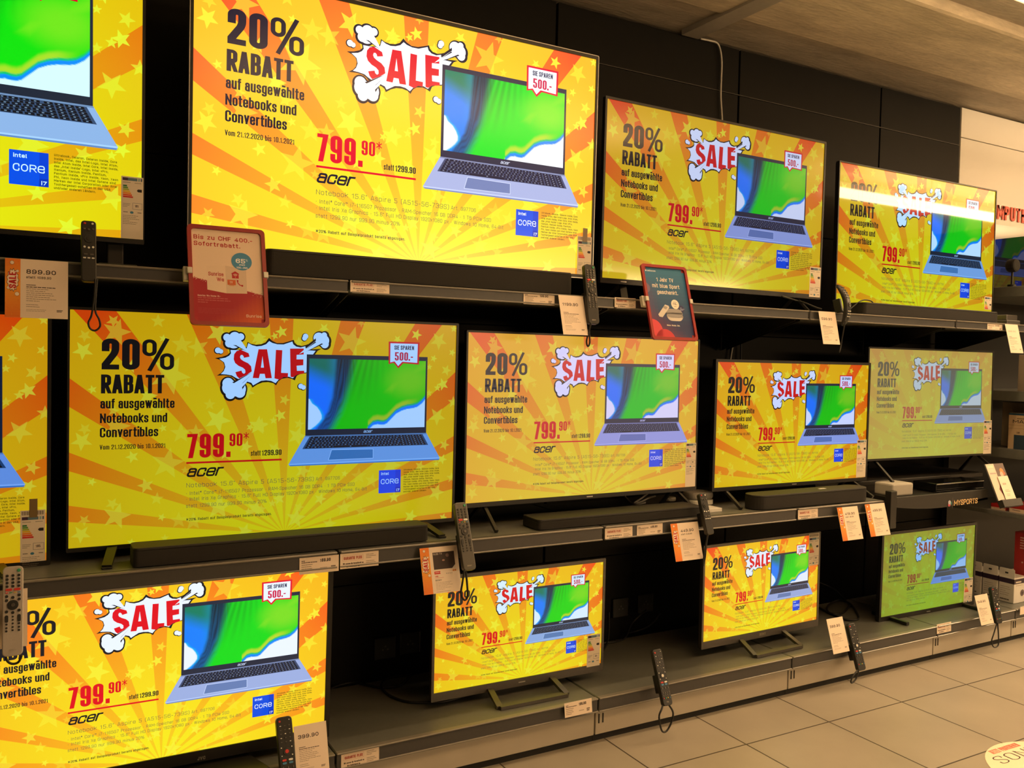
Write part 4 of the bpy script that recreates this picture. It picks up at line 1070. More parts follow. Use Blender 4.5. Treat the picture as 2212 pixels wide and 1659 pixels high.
def card(pos, w_, h_, tilt, price, label, sale=False, statt=None, picture=False, detail=True, yaw=0.0, bold=.2, pscale=1.0):
    """pos = top left corner; card leans out at the bottom"""
    A = Art(.001, 0, 0, dz=.00012); W, Hh = w_ * 1000, h_ * 1000
    A.rect(0, 0, W, Hh, CARD, 0)
    x = 0
    if sale:
        x = W * .24; sale_strip(A, 0, x, Hh)
    iw = W - x; m = x + iw * .12
    if picture:
        A.rect(x + iw * .11, Hh * .12, x + iw * .87, Hh * .49, RGB(56, 42, 40), 1)
        A.circle(x + iw * .47, Hh * .3, iw * .05, RGB(170, 130, 120), 2, 12, Hh * .02); A.circle(x + iw * .62, Hh * .2, iw * .06, RGB(120, 96, 90), 2, 9, Hh * .04)
        A.poly([(x + iw * .87, Hh * .41), (x + iw * .87, Hh * .49), (x + iw * .75, Hh * .49)], RGB(225, 215, 205), 2)
        A.text('OLED TV', x + iw * .13, Hh * .175, Hh * .038, t=.14, ky=.9, col=RGB(225, 215, 200), layer=2, sx=1.5)
        A.poly([(x + iw * .11, Hh * .53), (x + iw * .33, Hh * .53), (x + iw * .30, Hh * .56), (x + iw * .33, Hh * .59), (x + iw * .11, Hh * .59)], RGB(214, 40, 36), 1)
        A.lines(x + iw * .14, Hh * .55, [iw * .14], 4, 2, RGB(245, 220, 210), 2)
        A.text('1199.-', x + iw * .12, Hh * .655, Hh * .035, t=.2, col=RGB(205, 50, 44), layer=1); A.rect(x + iw * .12, Hh * .668, x + iw * .42, Hh * .673, RGB(205, 50, 44), 1)
        A.text('SONY', x + iw * .12, Hh * .74, Hh * .035, t=.2, col=INK, layer=1, sx=1.8)
        A.lines(x + iw * .12, Hh * .77, [iw * .55, iw * .5, iw * .6, iw * .4, iw * .52, iw * .3], Hh * .03, Hh * .006, GRY, 1)
        A.lines(x + iw * .12, Hh * .965, [iw * .5], 4, 1, GRY, 1)
        for k in range(2): A.rect(x + iw * (.76 + .07 * k), Hh * .52, x + iw * (.81 + .07 * k), Hh * .56, RGB(240, 150, 60), 1)
        for k in range(4): A.rect(x + iw * (.52 + .06 * k), Hh * .58, x + iw * (.555 + .06 * k), Hh * .605, RGB(190, 180, 170), 1)
    else:
        if price:
            A.text(price, m, Hh * (.265 if not sale else .245), Hh * .075 * pscale, W=iw * .62, t=bold, ky=.85, gap=.13, col=INK, layer=1)
        if statt: A.text('statt ' + statt, m, Hh * .325, Hh * .042, W=iw * .52, t=.19, ky=.85, gap=.13, col=RGB(80, 64, 56), layer=1)
        if detail:
            A.lines(m, Hh * .43, [iw * .2], 4, Hh * .014, RGB(90, 76, 68), 1)
            A.lines(m, Hh * .465, [iw * .62], 4, Hh * .014, RGB(80, 66, 58), 1)
            A.lines(m, Hh * .5, [iw * .48, iw * .4, iw * .55, iw * .58, iw * .5, iw * .64, iw * .28], Hh * .034, Hh * .009, GRY, 1)
            A.lines(m, Hh * .77, [iw * .25, iw * .28], Hh * .034, Hh * .009, GRY, 1)
            A.lines(m, Hh * .855, [iw * .42, iw * .4], Hh * .024, Hh * .006, GRY, 1)
            A.lines(W - iw * .24, Hh * .85, [iw * .13, iw * .11], Hh * .022, Hh * .014, RGB(110, 96, 86), 1)
    me = A.mesh('price_card', [M['print']])
    t = empty('price_card', pos, label, 'price card', GC, rot=(-tilt * D2R, 0, yaw * D2R))
    MB().box(0, w_, .0002, .0012, -h_, 0).build('card', M['white_plastic'], t)
    put('print', me, t, (0, 0, 0))
    MB().box(w_ * .2, w_ * .8, .0008, .012, -.012, -.002).build('clip', M['clear_clip'], t)
    return t
YC = 2.542
card(atY(11, 557, YC), .142, .150, 4, '899.90', 'sale card with orange strip priced 899.90 at the left edge', True, '1099.90')
card(atY(1206, 637, YC), .103, .143, 16, '1199.90', 'white card priced 1199.90 beside the black remote on the upper rail')
card(atY(1768, 672, YC), .102, .142, 13, '599.90', 'white card priced 599.90 beside the curved remote')
card(atY(2171, 700, YC), .107, .147, 14, '399.90', 'blank looking white card at the right end of the upper rail', detail=True, bold=.12, pscale=.6)
card(atY(906, 1185, YC), .133, .147, 18, None, 'sale card with a dark picture of a screen, beside the silver remote', True, picture=True)
card(atY(1448, 1132, YC), .135, .142, 16, '449.90', 'sale card with orange strip priced 449.90 beside the slim remote', True, '549.90')
card(atY(1808, 1097, YC), .130, .143, 15.5, '419.90', 'sale card priced 419.90, left one of the pair under the rounded soundbar', True, '499.90')
card(atY(1868, 1090, YC), .131, .142, 16, '499.90', 'sale card priced 499.90, right one of the pair under the rounded soundbar', True)
card(atY(634, 1570, YC), .100, .143, 18, '399.90', 'white card priced 399.90 at the bottom, in front of the large bottom left television')
card(atY(1785, 1338, YC), .101, .146, 18, '399.90', 'white card priced 399.90 beside the remote at the right of the deck')
card(atY(2105, 1287, YC), .103, .143, 17, '349.90', 'white card in front of the white boxes at the right end of the deck')
card(atY(-38, 1280, 2.548), .100, .150, 2, None, 'white card mostly hidden behind the hanging pale remote', detail=False)
card(atY(2204, 1312, YC), .09, .04, 0, None, 'tiny white card at the right edge on the deck rail', detail=False)

GL_ = 'labels slotted into the shelf rails'
def rail_label(tl, w_, h_, kind, label, price=None, tilt=2, Yp=YF - .0035):
    p = atY(*tl, Yp)
    A = Art(.001, 0, 0, dz=.00012); W, Hh = w_ * 1000, h_ * 1000
    A.rect(0, 0, W, Hh, CARD, 0)
    if kind == 'g':
        A.stroke(rrect(W * .06, W * .59, Hh * .14, Hh * .5, 3, 3), .7, RGB(214, 150, 132), 1, True)
        A.text('GARANTIE PLUS', W * .09, Hh * .42, Hh * .2, W=W * .47, t=.2, ky=.9, col=RGB(186, 74, 60), layer=1)
        A.text('Wir passen die Garantiezeit an', W * .07, Hh * .73, Hh * .11, W=W * .53, t=.2, ky=1, col=INK, layer=1, nseg=1)
        A.text('Ihre Bedürfnisse an.', W * .16, Hh * .92, Hh * .11, W=W * .34, t=.2, ky=1, col=INK, layer=1, nseg=1)
        A.lines(W * .67, Hh * .16, [W * .2, W * .26, W * .14, 0, W * .22, W * .26, W * .18], Hh * .11, Hh * .04, GRY, 1)
    else:
        A.text(price, W * .52, Hh * .34, Hh * .2, W=W * .27, t=.22, ky=.9, col=INK, layer=1)
        A.lines(W * .05, Hh * .18, [W * .09, W * .4], Hh * .1, Hh * .055, RGB(96, 82, 72), 1)
        A.lines(W * .05, Hh * .42, [W * .28, W * .25, W * .27, W * .2], Hh * .12, Hh * .045, GRY, 1)
        A.lines(W * .52, Hh * .68, [W * .18], Hh * .1, Hh * .04, GRY, 1); A.lines(W * .8, Hh * .62, [W * .12, W * .1], Hh * .12, Hh * .08, RGB(110, 96, 86), 1)
    t = empty('rail_label', p, label, 'shelf label', GL_, rot=(-tilt * D2R, 0, 0))
    MB().box(0, w_, .0002, .001, -h_, 0).build('card', M['white_plastic'], t)
    put('print', A.mesh('rail_label', [M['print']]), t)
    return t
rail_label((757, 605), .127, .036, 'g', 'guarantee label on the upper rail below the long soundbar')
rail_label((1328, 642), .095, .036, 'g', 'guarantee label on the upper rail just left of the blue poster')
rail_label((735, 1197), .125, .047, 'g', 'guarantee label on the middle rail right beside the 169.90 label')
rail_label((1307, 1142), .125, .042, 'g', 'guarantee label on the middle rail below the flat soundbar')
rail_label((1724, 1102), .12, .042, 'g', 'guarantee label on the middle rail left of the pair of sale cards')
rail_label((737, 1629), .125, .047, 'g', 'guarantee label on the deck rail at the bottom beside the 399.90 card')
rail_label((2024, 1349), .11, .046, 'g', 'guarantee label on the deck rail below the green tinted television')
rail_label((1131, 631), .125, .040, 'p', 'label priced 199.90 on the upper rail below the long soundbar', '199.90')
rail_label((647, 1206), .122, .050, 'p', 'label priced 169.90 on the middle rail', '169.90')
rail_label((1376, 1135), .122, .042, 'p', 'label priced 499.90 on the middle rail left of the 449.90 sale card', '499.90')
rail_label((1219, 1520), .118, .050, 'p', 'label priced 199.90 on the deck rail below the first silver framed television', '199.90', 8, YF - .012)
rail_label((2133, 699), .125, .032, 'p', 'small label on the upper rail near its right end', '249.90')

# ------------------------------------------------------------------ framed posters
def poster(tl, w_, h_, tilt, label, draw, Yp):
    p = atY(*tl, Yp)
    t = empty('poster_frame', p, label, 'poster', 'framed posters clipped to the upper rail', rot=(-tilt * D2R, 0, 0))
    fw = .011
    q = MB(); ring_prism(q, rrect(0, w_, -h_, 0, .013, 6), rrect(fw, w_ - fw, -h_ + fw, -fw, .010, 6), -.003, .006)
    q.build('frame', M['red_frame'], t)
    A = Art(w_ / 210, 0, 0, dz=.0001)
    draw(A)
    put('print', A.mesh('poster_print', [M['print']]), t, (0, .002, 0))
    MB().box(.004, w_ - .004, .0025, .005, -h_ + .004, -.004).build('backing', M['red_frame'], t)
    for xx in (-.004, w_ - .010): MB().box(xx, xx + .014, -.006, .012, -h_ * .5, -h_ * .5 + .018, .002).build('clip', M['clear_clip'], t)
    MB().box(-.012, .016, .006, .022, -h_ * .56, -h_ * .42, .002).build('holder', M['clear_clip'], t)
    return t
def draw_red(A):
    CR = RGB(240, 214, 190); RD = RGB(190, 26, 36)
    o = rrect(9, 201, 9, 277, 9, 6)
    A.poly(o, CR, 0)
    # red lower part with slanted ragged edge, warming towards the corner
    A.poly([(9, 205)] + [(201, 205)] + [(201, 268)] + [(192 + 9 * math.cos(a), 268 + 9 * math.sin(a)) for a in [k * math.pi / 12 for k in range(7)]] + [(18 + 9 * math.cos(a), 268 + 9 * math.sin(a)) for a in [math.pi / 2 + k * math.pi / 12 for k in range(7)]], RGB(176, 26, 38), .5)
    n = 24
    for j in range(n):
        y0, y1 = 150 + j * (127 / n), 150 + (j + 1) * (127 / n)
        for i in range(16):
            x0, x1 = 9 + i * 12, 9 + (i + 1) * 12
            def edge(x): return 152 + (x - 9) * .23
            ya, yb = max(y0, edge(x0)), max(y0, edge(x1))
            if ya >= y1 and yb >= y1: continue
            if y1 > 268 and (i == 0 or i == 15): continue
            f = max(0, ((x0 - 9) / 192 + (y0 - 150) / 127) - 1.15) * 1.6
            A.poly([(x0, min(ya, y1)), (x1, min(yb, y1)), (x1, y1), (x0, y1)], mixc(RGB(170, 14, 38), RGB(214, 90, 36), f), 1)
    rnd = random.Random(5)
    for i in range(150):
        x = rnd.uniform(10, 198)
        if 52 < x < 160: continue
        y = 152 + (x - 9) * .23 + rnd.gauss(1, 4)
        A.rect(x, y, x + rnd.uniform(.6, 2.4), y + rnd.uniform(.6, 1.8), CR if rnd.random() < .65 else RGB(170, 14, 38), 2)
    A.text('Bis zu CHF 400.-', 17, 41, 12.5, W=158, t=.19, ky=.85, gap=.13, col=RD, layer=2); A.text('Sofortrabatt.', 17, 60, 12.5, W=124, t=.19, ky=.85, gap=.13, col=RD, layer=2)
    A.poly([(48, 118), (98, 114), (98, 195), (48, 187)], RGB(238, 212, 188), 3); A.poly([(98, 114), (154, 122), (154, 193), (98, 195)], RGB(222, 196, 172), 3)
    A.circle(143, 99, 28, RGB(66, 140, 186), 4, 40, 26)
    A.text('65', 127, 104, 13, W=26, t=.22, col=WHT, layer=5); A.text('%', 154, 98, 7, t=.12, col=RGB(190, 215, 230), layer=5)
    A.text('statt', 136, 111, 4.6, W=16, t=.2, col=WHT, layer=5); A.text('100.-/Mt.', 128, 120, 5.4, W=32, t=.2, col=WHT, layer=5)
    A.text('Sunrise', 52, 146, 11, W=40, t=.15, ky=.9, col=RD, layer=5); A.text('We', 74, 161, 11, W=19, t=.15, ky=.9, col=RD, layer=5)
    A.poly([(112, 137), (124, 129), (136, 137)], RD, 5); A.rect(115, 136, 133, 150, RD, 5)
    for r in (3, 5.5, 8): A.stroke([(124 + r * math.cos(a), 145 - r * math.sin(a)) for a in [math.pi * (.22 + .56 * k / 8) for k in range(9)]], 1.1, CR, 6)
    A.circle(124, 146.5, 1, CR, 6, 8)
    A.rect(102, 155, 124, 170, RGB(214, 100, 40), 5); A.text('TV', 108, 166, 7, t=.2, col=CR, layer=6); A.rect(106, 171.5, 120, 173, RGB(224, 140, 60), 5)
    A.stroke([(129, 156), (130, 163), (135, 169), (142, 171)], 2.6, RD, 5); A.circle(129.5, 157, 2.6, RD, 5, 10); A.circle(141.5, 170.5, 2.8, RD, 5, 10)
    A.text('Sunrise We Home XL:', 22, 207, 4.8, W=60, t=.2, col=RGB(235, 190, 180), layer=3)
    A.lines(22, 210, [80, 86, 26], 6.2, 2.4, RGB(196, 92, 96), 3); A.lines(22, 240, [104, 100, 104, 100], 4.4, 1.6, RGB(178, 50, 62), 3)
    A.text('Sunrise', 148, 262, 8.4, W=42, t=.17, ky=.9, col=RGB(240, 205, 185), layer=3)
def draw_blue(A):
    n = 20
    for j in range(n):
        for i in range(14):
            x0, x1, y0, y1 = 9 + i * 192 / 14, 9 + (i + 1) * 192 / 14, 9 + j * 268 / n, 9 + (j + 1) * 268 / n
            if (i in (0, 13)) and j in (0, n - 1): continue
            u, v = (i + .5) / 14, (j + .5) / n
            c = mixc(RGB(24, 112, 156), RGB(16, 40, 96), v * 1.25)
            c = mixc(c, RGB(140, 40, 70), max(0, (v - .45) * 1.5 - u * .9))
            c = mixc(c, RGB(96, 44, 92), .5 * max(0, 1 - math.hypot(u, v - .42) * 3.2))
            A.rect(x0, y0, x1, y1, c, 0)
    def disc(x, y, r, col, L, al):
        P_ = clip_rect([(x + r * math.cos(2 * math.pi * k / 30), y + r * math.sin(2 * math.pi * k / 30)) for k in range(30)], 9.5, 9.5, 200.5, 276.5)
        if len(P_) > 2: A.poly(P_, col, L)
    disc(14, 250, 42, RGB(214, 60, 76), 1, .7); disc(64, 290, 46, RGB(200, 44, 60), 1, .6); disc(8, 90, 20, RGB(110, 96, 130), 1, .4)
    A.circle(22, 24, 3, RGB(230, 240, 245), 2, 10); A.text('swisscom', 28, 27, 6.5, W=38, t=.17, col=RGB(220, 230, 238), layer=2)
    LT = RGB(240, 232, 220)
    A.text('1 Jahr TV', 64, 63, 15, W=78, t=.15, ky=.9, col=LT, layer=2); A.text('mit blue Sport', 40, 87, 15, W=126, t=.15, ky=.9, col=LT, layer=2); A.text('geschenkt.', 58, 111, 15, W=96, t=.15, ky=.9, col=LT, layer=2)
    A.circle(132, 148, 18, LT, 2, 28); A.text('778.-', 121, 151, 7.5, W=22, t=.2, col=RGB(30, 40, 80), layer=3); A.lines(124, 139, [16], 3, 1.6, RGB(110, 110, 130), 3); A.lines(126, 156, [11], 3, 1.6, RGB(110, 110, 130), 3)
    A.circle(157, 165, 14, RGB(28, 34, 92), 2, 24); A.lines(152, 160, [8, 20, 14], 4, 1.8, RGB(170, 180, 215), 3)
    # streaming box and little remote in the picture
    A.poly(rrect(84, 160, 176, 212, 22, 6), RGB(206, 200, 196), 4); A.poly(rrect(84, 160, 166, 200, 20, 6), RGB(150, 148, 152), 5)
    A.poly([(46, 190), (84, 151), (100, 155), (102, 162), (64, 200), (50, 198)], RGB(214, 208, 202), 6); A.poly([(72, 164), (80, 156), (94, 160), (86, 170)], RGB(160, 156, 154), 7)
    A.text('Winter. Wonder. Sale.', 78, 232, 5.6, W=60, t=.18, col=LT, layer=2)
poster((403, 483), .212, .292, 16, 'red framed poster with a big cream field and red lower part on the upper rail', draw_red, 2.538)
poster((1383, 569), .214, .291, 16.7, 'red framed blue poster with white text on the upper rail', draw_blue, 2.538)
# ------------------------------------------------------------------ remote controls on tethers
GR_ = 'remote controls tethered to the shelves'
_disc = {}
def disc(r, m, h=.0022):
    k = (r, m.name, h)
    if k not in _disc: _disc[k] = MB().cyl((0, -h / 2, 0), r, h, 'Y', 16, bev=.0004).mesh('button', m)
    return _disc[k]
_pill = {}
def pill(w_, h_, m, r=None):
    k = (w_, h_, m.name)
    if k not in _pill:
        q = MB(); q.prism(rrect(-w_ / 2, w_ / 2, -h_ / 2, h_ / 2, min(w_, h_) * (.45 if r is None else r), 4), -.002, .0, 'XZ'); _pill[k] = q.mesh('button', m)
    return _pill[k]
def remote(tl, Yt, W, L, tilt, kind, body, label, cord=None, cr=.0035, brand=None, th=.018):
    p = atY(*tl, Yt)
    t = empty('remote_control', (p.x + W / 2, Yt, p.z), label, 'remote control', GR_, rot=(-tilt * D2R, 0, 0))
    q = MB(); q.prism(rrect(-W / 2, W / 2, -L, 0, W * (.24 if kind != 'flat' else .08), 5), 0, th, 'XZ', .0022)
    q.build('body', body, t)
    B = lambda x, z, me, nm='button': put(nm, me, t, (x * W, 0, z * L))
    dk, wt = M['key_dark'], M['key_white']
    if kind == 'full':
        key = dk if body is not M['remote_black'] else M['gunmetal']
        B(.28, -.05, disc(.0042, M['key_green']))
        for r in range(4):
            for c in range(3): B(-.28 + .28 * c, -.105 - .04 * r, disc(.0033, key))
        B(-.2, -.262, pill(.015, .006, M['key_red']), 'shortcut_key'); B(.2, -.262, pill(.015, .006, wt if body is not M['remote_grey'] else M['key_red']), 'shortcut_key')
        for c, m in enumerate((M['key_red'], M['key_green'], M['key_yellow'], M['key_blue'])): B(-.3 + .2 * c, -.296, pill(.006, .0022, m), 'colour_key')
        for x, z in ((-.3, -.335), (.3, -.33), (0, -.352), (-.3, -.38), (.3, -.375), (-.3, -.505), (.3, -.50), (0, -.52)): B(x, z, disc(.0036, key))
        B(0, -.435, disc(.0125, dk, .003), 'navigation_ring'); put('select_button', disc(.0045, M['gunmetal'], .002), t, (0, -.0028, -.435 * L))
        for s in (-1, 1): B(s * .3, -.585, pill(.0075, .018, key), 'rocker')
        for z in (-.565, -.60, -.64, -.68, -.715): B(0, z, disc(.0022, key))
        for s in (-1, 1):
            for z in (-.645, -.685, -.72): B(s * .3, z, disc(.0026, key))
    elif kind == 'slim':
        B(-.25, -.05, disc(.003, M['key_red'])); B(.25, -.05, disc(.0028, wt))
        B(0, -.30, disc(.011, dk, .002), 'navigation_ring'); B(0, -.30, disc(.0055, M['remote_black'], .0035), 'select_button')
        for x, z in ((-.28, -.14), (0, -.15), (.28, -.14), (-.28, -.44), (0, -.45), (.28, -.44)): B(x, z, disc(.0028, wt if z < -.3 else M['gunmetal']))
        for s in (-1, 1): B(s * .2, -.56, pill(.009, .004, M['gunmetal']), 'rocker')
        for c in (-.28, 0, .28): B(c, -.62, pill(.007, .003, wt), 'shortcut_key')
    else:
        B(-.3, -.06, disc(.0032, M['key_red'])); B(.3, -.05, disc(.0016, wt))
        for r in range(5):
            for c in range(3): B(-.28 + .28 * c, -.125 - .055 * r, pill(.0045, .0024, M['gunmetal'] if (r + c) % 3 else wt))
        B(0, -.475, disc(.0105, dk, .0018), 'navigation_ring'); B(0, -.475, disc(.0055, wt if kind == 'tcl' else M['key_red'], .003), 'select_button')
        for s in (-1, 1): B(s * .33, -.42, disc(.0018, wt)); B(s * .33, -.53, disc(.0018, wt))
        for i, (s, z) in enumerate(((-1, -.59), (1, -.59), (-1, -.63), (1, -.63))):
            B(s * .2, z, pill(.0125, .0055, (M['key_red'], wt, M['key_blue'], M['key_blue'])[i]), 'shortcut_key')
        for c in (-.32, 0, .32): B(c, -.69, pill(.0032, .007, M['gunmetal']), 'rocker')
        for r in range(2):
            for c in range(4): B(-.33 + .22 * c, -.77 - .045 * r, pill(.0032, .005, M['gunmetal']))
        for c, m in enumerate((M['key_red'], M['key_green'], M['key_yellow'], M['key_blue'])): B(-.33 + .22 * c, -.865, disc(.0022, m), 'colour_key')
    if brand:
        A = Art(1, 0, 0, dz=.0004); wtx = A.text(brand, 0, 0, .0045, t=.18, ky=1, col=RGB(170, 162, 148), layer=1, sx=1.5)
        put('brand_badge', A.mesh('brand_badge', [M['print']]), t, (-wtx / 2, 0, -.945 * L))
    MB().box(-W * .3, W * .3, th, th + .03, -L * .78, -L * .45, .003).build('holder', M['black_plastic'], t)
    if cord: tether(t, tilt, cord, cr)
    return t
def tether(t, tilt, cord, cr):
    Mx = Matrix.Translation(t.location) @ Matrix.Rotation(-tilt * D2R, 4, 'X')
    q = MB(); q.tube([atY(*c) for c in cord], cr, 8)
    me = q.mesh('tether', M['cable_black'], True); me.transform(Mx.inverted())
    put('tether', me, t)
remote((175, 475), 2.54, .036, .165, 12, 'slim', M['remote_black'], 'slim black remote in front of the huge top left television',
       [(206, 602, 2.5), (204, 640, 2.505), (198, 680, 2.51), (191, 697, 2.51), (195, 710, 2.51), (206, 714, 2.51), (216, 705, 2.51), (214, 690, 2.51), (206, 672, 2.51), (207, 640, 2.51), (210, 602, 2.51)], .0026)
remote((1262, 570), 2.54, .046, .215, 10.5, 'full', M['remote_black'], 'black remote on the upper rail between the 1199.90 card and the blue poster',
       [(1277, 697, 2.50), (1271, 720, 2.505), (1267, 738, 2.505), (1270, 748, 2.505), (1274, 740, 2.505), (1273, 715, 2.51), (1275, 697, 2.515)], .003, 'SONY')
remote((981, 1086), 2.54, .045, .222, 22, 'full', M['remote_dark'], 'dark grey metallic remote beside the sale card with a picture',
       [(1003, 1232, 2.46), (999, 1258, 2.465), (996, 1282, 2.47), (1003, 1296, 2.47), (1010, 1288, 2.47), (1009, 1262, 2.47), (1006, 1232, 2.475)], .0035, 'SONY')
remote((1510, 1066), 2.54, .036, .160, 20, 'slim', M['remote_black'], 'slim dark remote in front of the white streaming box',
       [(1530, 1152, 2.49), (1524, 1180, 2.49), (1520, 1205, 2.495), (1519, 1222, 2.495), (1523, 1205, 2.5), (1526, 1175, 2.5), (1529, 1152, 2.5)], .0032)
remote((6, 1225), 2.525, .046, .222, 13, 'full', M['remote_grey'], 'pale grey metal remote hanging at the left edge over the bottom left picture',
       [(12, 1415, 2.485), (16, 1428, 2.485), (27, 1434, 2.485), (40, 1430, 2.485), (47, 1415, 2.485)], .003, 'SONY')
remote((1409, 1404), 2.545, .043, .204, 22.5, 'tcl', M['remote_black'], 'black remote with silver centre button hanging before the empty stretch of deck',
       [(1434, 1512, 2.49), (1430, 1530, 2.47), (1424, 1546, 2.465), (1426, 1566, 2.465), (1431, 1580, 2.465), (1440, 1579, 2.465), (1450, 1561, 2.465), (1454, 1540, 2.465), (1446, 1524, 2.468)], .0036, 'TCL')
remote((1831, 1348), 2.545, .048, .200, 20, 'tcl', M['remote_black'], 'black remote beside the 399.90 card at the right of the deck',
       [(1852, 1448, 2.48), (1843, 1460, 2.475), (1838, 1472, 2.475), (1841, 1475, 2.475), (1849, 1466, 2.475), (1855, 1448, 2.475)], .0032)
remote((2141, 1269), 2.545, .050, .180, 12, 'tcl', M['remote_black'], 'black remote in front of the white boxes at the right end of the deck',
       [(2154, 1345, 2.51), (2147, 1368, 2.505), (2142, 1386, 2.505), (2147, 1398, 2.505), (2156, 1394, 2.505), (2157, 1375, 2.505), (2155, 1345, 2.505)], .0032)
remote((596, 1551), 2.545, .047, .205, 24, 'tall', M['remote_black'], 'black remote with red centre button at the bottom edge, left of its 399.90 card')
# banana shaped remote
p = atY(1808, 613, 2.55)
t = empty('remote_control', (p.x + .02, 2.55, p.z), 'curved black pointer remote beside the 599.90 card', 'remote control', GR_, rot=(-14 * D2R, 0, 14 * D2R))
q = MB(); bm = q.bm; rings = []
for i in range(21):
    s = i / 20; z = -.178 * s; yy = .030 * (2 * s - .9) ** 2 - .012; wd_ = .0215 * (1 - .18 * abs(2 * s - 1) ** 3); tk = .011 * (1 - .3 * abs(2 * s - 1) ** 4)
    if i in (0, 20): wd_ *= .6; tk *= .5
    rings.append([bm.verts.new((wd_ * math.copysign(abs(math.cos(a)) ** .6, math.cos(a)), yy + tk * math.copysign(abs(math.sin(a)) ** .7, math.sin(a)), z)) for a in [2 * math.pi * k / 16 for k in range(16)]])
for A_, B_ in zip(rings, rings[1:]):
    for k in range(16): bm.faces.new((A_[k], A_[(k + 1) % 16], B_[(k + 1) % 16], B_[k]))
bm.faces.new(rings[0]); bm.faces.new(rings[-1][::-1])
q.build('body', M['remote_black'], t, smooth=True)
def cb(x, s, me, nm='button'):
    yy = .030 * (2 * s - .9) ** 2 - .012 - .0105
    put(nm, me, t, (x, yy, -.178 * s), (math.atan(-.030 * 4 * (2 * s - .9) / .178) * -1, 0, 0))
for r in range(5):
    for c in range(3): cb(-.010 + .010 * c, .10 + .068 * r, disc(.0026, M['gunmetal']))
cb(0, .55, disc(.0095, M['gunmetal'], .003), 'navigation_ring'); cb(0, .55, disc(.004, M['key_dark'], .0045), 'select_button')
for r in range(3):
    for c in range(3): cb(-.010 + .010 * c, .70 + .06 * r, disc(.0026, M['key_white']))
q = MB(); q.tube([atY(*c) for c in [(1826, 692, 2.5), (1822, 715, 2.51), (1817, 742, 2.52), (1813, 760, 2.52), (1816, 750, 2.525), (1820, 725, 2.525), (1826, 690, 2.525)]], .0028, 8)
me = q.mesh('tether', M['cable_black'], True)
me.transform((Matrix.Translation(t.location) @ Matrix.Rotation(14 * D2R, 4, 'Z') @ Matrix.Rotation(-14 * D2R, 4, 'X')).inverted())
put('tether', me, t)
MB().box(-.010, .010, .012, .045, -.12, -.06, .003).build('holder', M['black_plastic'], t)

# ------------------------------------------------------------------ small devices on the shelves
p = atZ(1545, 1091, ZM)
t = empty('streaming_box', (p.x - .055, p.y + .05, ZM), 'white rounded streaming box with grey fabric top on the middle shelf', 'streaming box')
q = MB(); q.prism(rrect(-.065, .065, -.05, .05, .04, 8), .002, .024, 'XY', .004); q.build('body', M['white_plastic'], t)
q = MB(); q.prism(rrect(-.064, .064, -.049, .049, .04, 8), .024, .056, 'XY', .011); q.build('fabric_cover', M['grey_fabric'], t, smooth=False)
p = atZ(1547, 1106, ZM)
t = empty('white_carton', (p.x, p.y + .03, ZM), 'thin white carton lying in front of the streaming box', 'carton')
MB().box(-.045, .032, -.03, .04, 0, .014, .001).build('carton', M['white_plastic'], t)
p = atZ(1448, 1083, ZM)
t = empty('white_puck', (p.x, p.y, ZM), 'small white puck on the middle shelf under the pale television', 'puck')
MB().cyl((0, 0, .011), .024, .018, 'Z', 24, bev=.005).build('body', M['white_plastic'], t, smooth=False)
def wire(name, pts, r, m, label, group=None):
    q = MB(); q.tube(pts, r, 8)
    return tag(q.build(name, m, smooth=True), label, 'cable', group)
def Zp(off, s, z, pts): return [atZ(off[0] + x * s, off[1] + y * s, z) for x, y in pts]
k56 = 560 / 2212
wire('white_cable', Zp((1100, 1000), k56, ZM + .006, [(960, 262), (1000, 300), (1045, 342), (1110, 335), (1190, 300), (1245, 284)]), .004, M['cable_white'], 'white cable lying on the middle shelf under the pale television, nearer one', 'white cables under the pale television')
wire('white_cable', Zp((1100, 1000), k56, ZM + .012, [(1200, 248), (1130, 300), (1062, 346), (1110, 350), (1160, 338)]), .004, M['cable_white'], 'white cable crossing the other one under the pale television', 'white cables under the pale television')
G_ = 'black cables on the bottom deck'
wire('black_cable', Zp((660, 1239), k56, ZD + .006, [(40, 1120), (150, 1030), (250, 965), (400, 930), (520, 950), (640, 970), (780, 962), (860, 910), (900, 850)]), .0045, M['cable_black'], 'black cable with a loop on the deck behind the 399.90 card', G_)
wire('black_cable', Zp((660, 1239), k56, ZD + .006, [(900, 862), (760, 880), (680, 905), (645, 955), (680, 1010), (740, 1050), (850, 1090), (1000, 1102), (1200, 1090), (1500, 1000)]), .0045, M['cable_black'], 'black cable curving on the deck under the first silver framed television', G_)
wire('black_cable', [atY(1315, 1322, 3.03), atY(1315, 1360, 3.03), atZ(1312, 1389, ZD + .006), atZ(1306, 1400, ZD + .006), atZ(1298, 1412, ZD + .006), atZ(1280, 1425, ZD + .006)], .0045, M['cable_black'], 'black cable hanging straight down just right of the first silver framed television', G_)
wire('black_cable', [atY(1396, 1318, 3.03), atY(1366, 1345, 3.03), atZ(1350, 1378, ZD + .006), atZ(1330, 1386, ZD + .006), atZ(1300, 1390, ZD + .006), atZ(1270, 1400, ZD + .006)], .0045, M['cable_black'], 'black cable running from the right wall socket to the first silver framed television', G_)
wire('black_cable', [atY(1426, 1325, 3.03), atY(1404, 1351, 3.03), atZ(1366, 1366, ZD + .03), atZ(1330, 1372, ZD + .006), atZ(1298, 1380, ZD + .006)], .0035, M['cable_black'], 'thin black cable along the wall behind the deck right of the first silver framed television', G_)
k1b = 560 / 1940
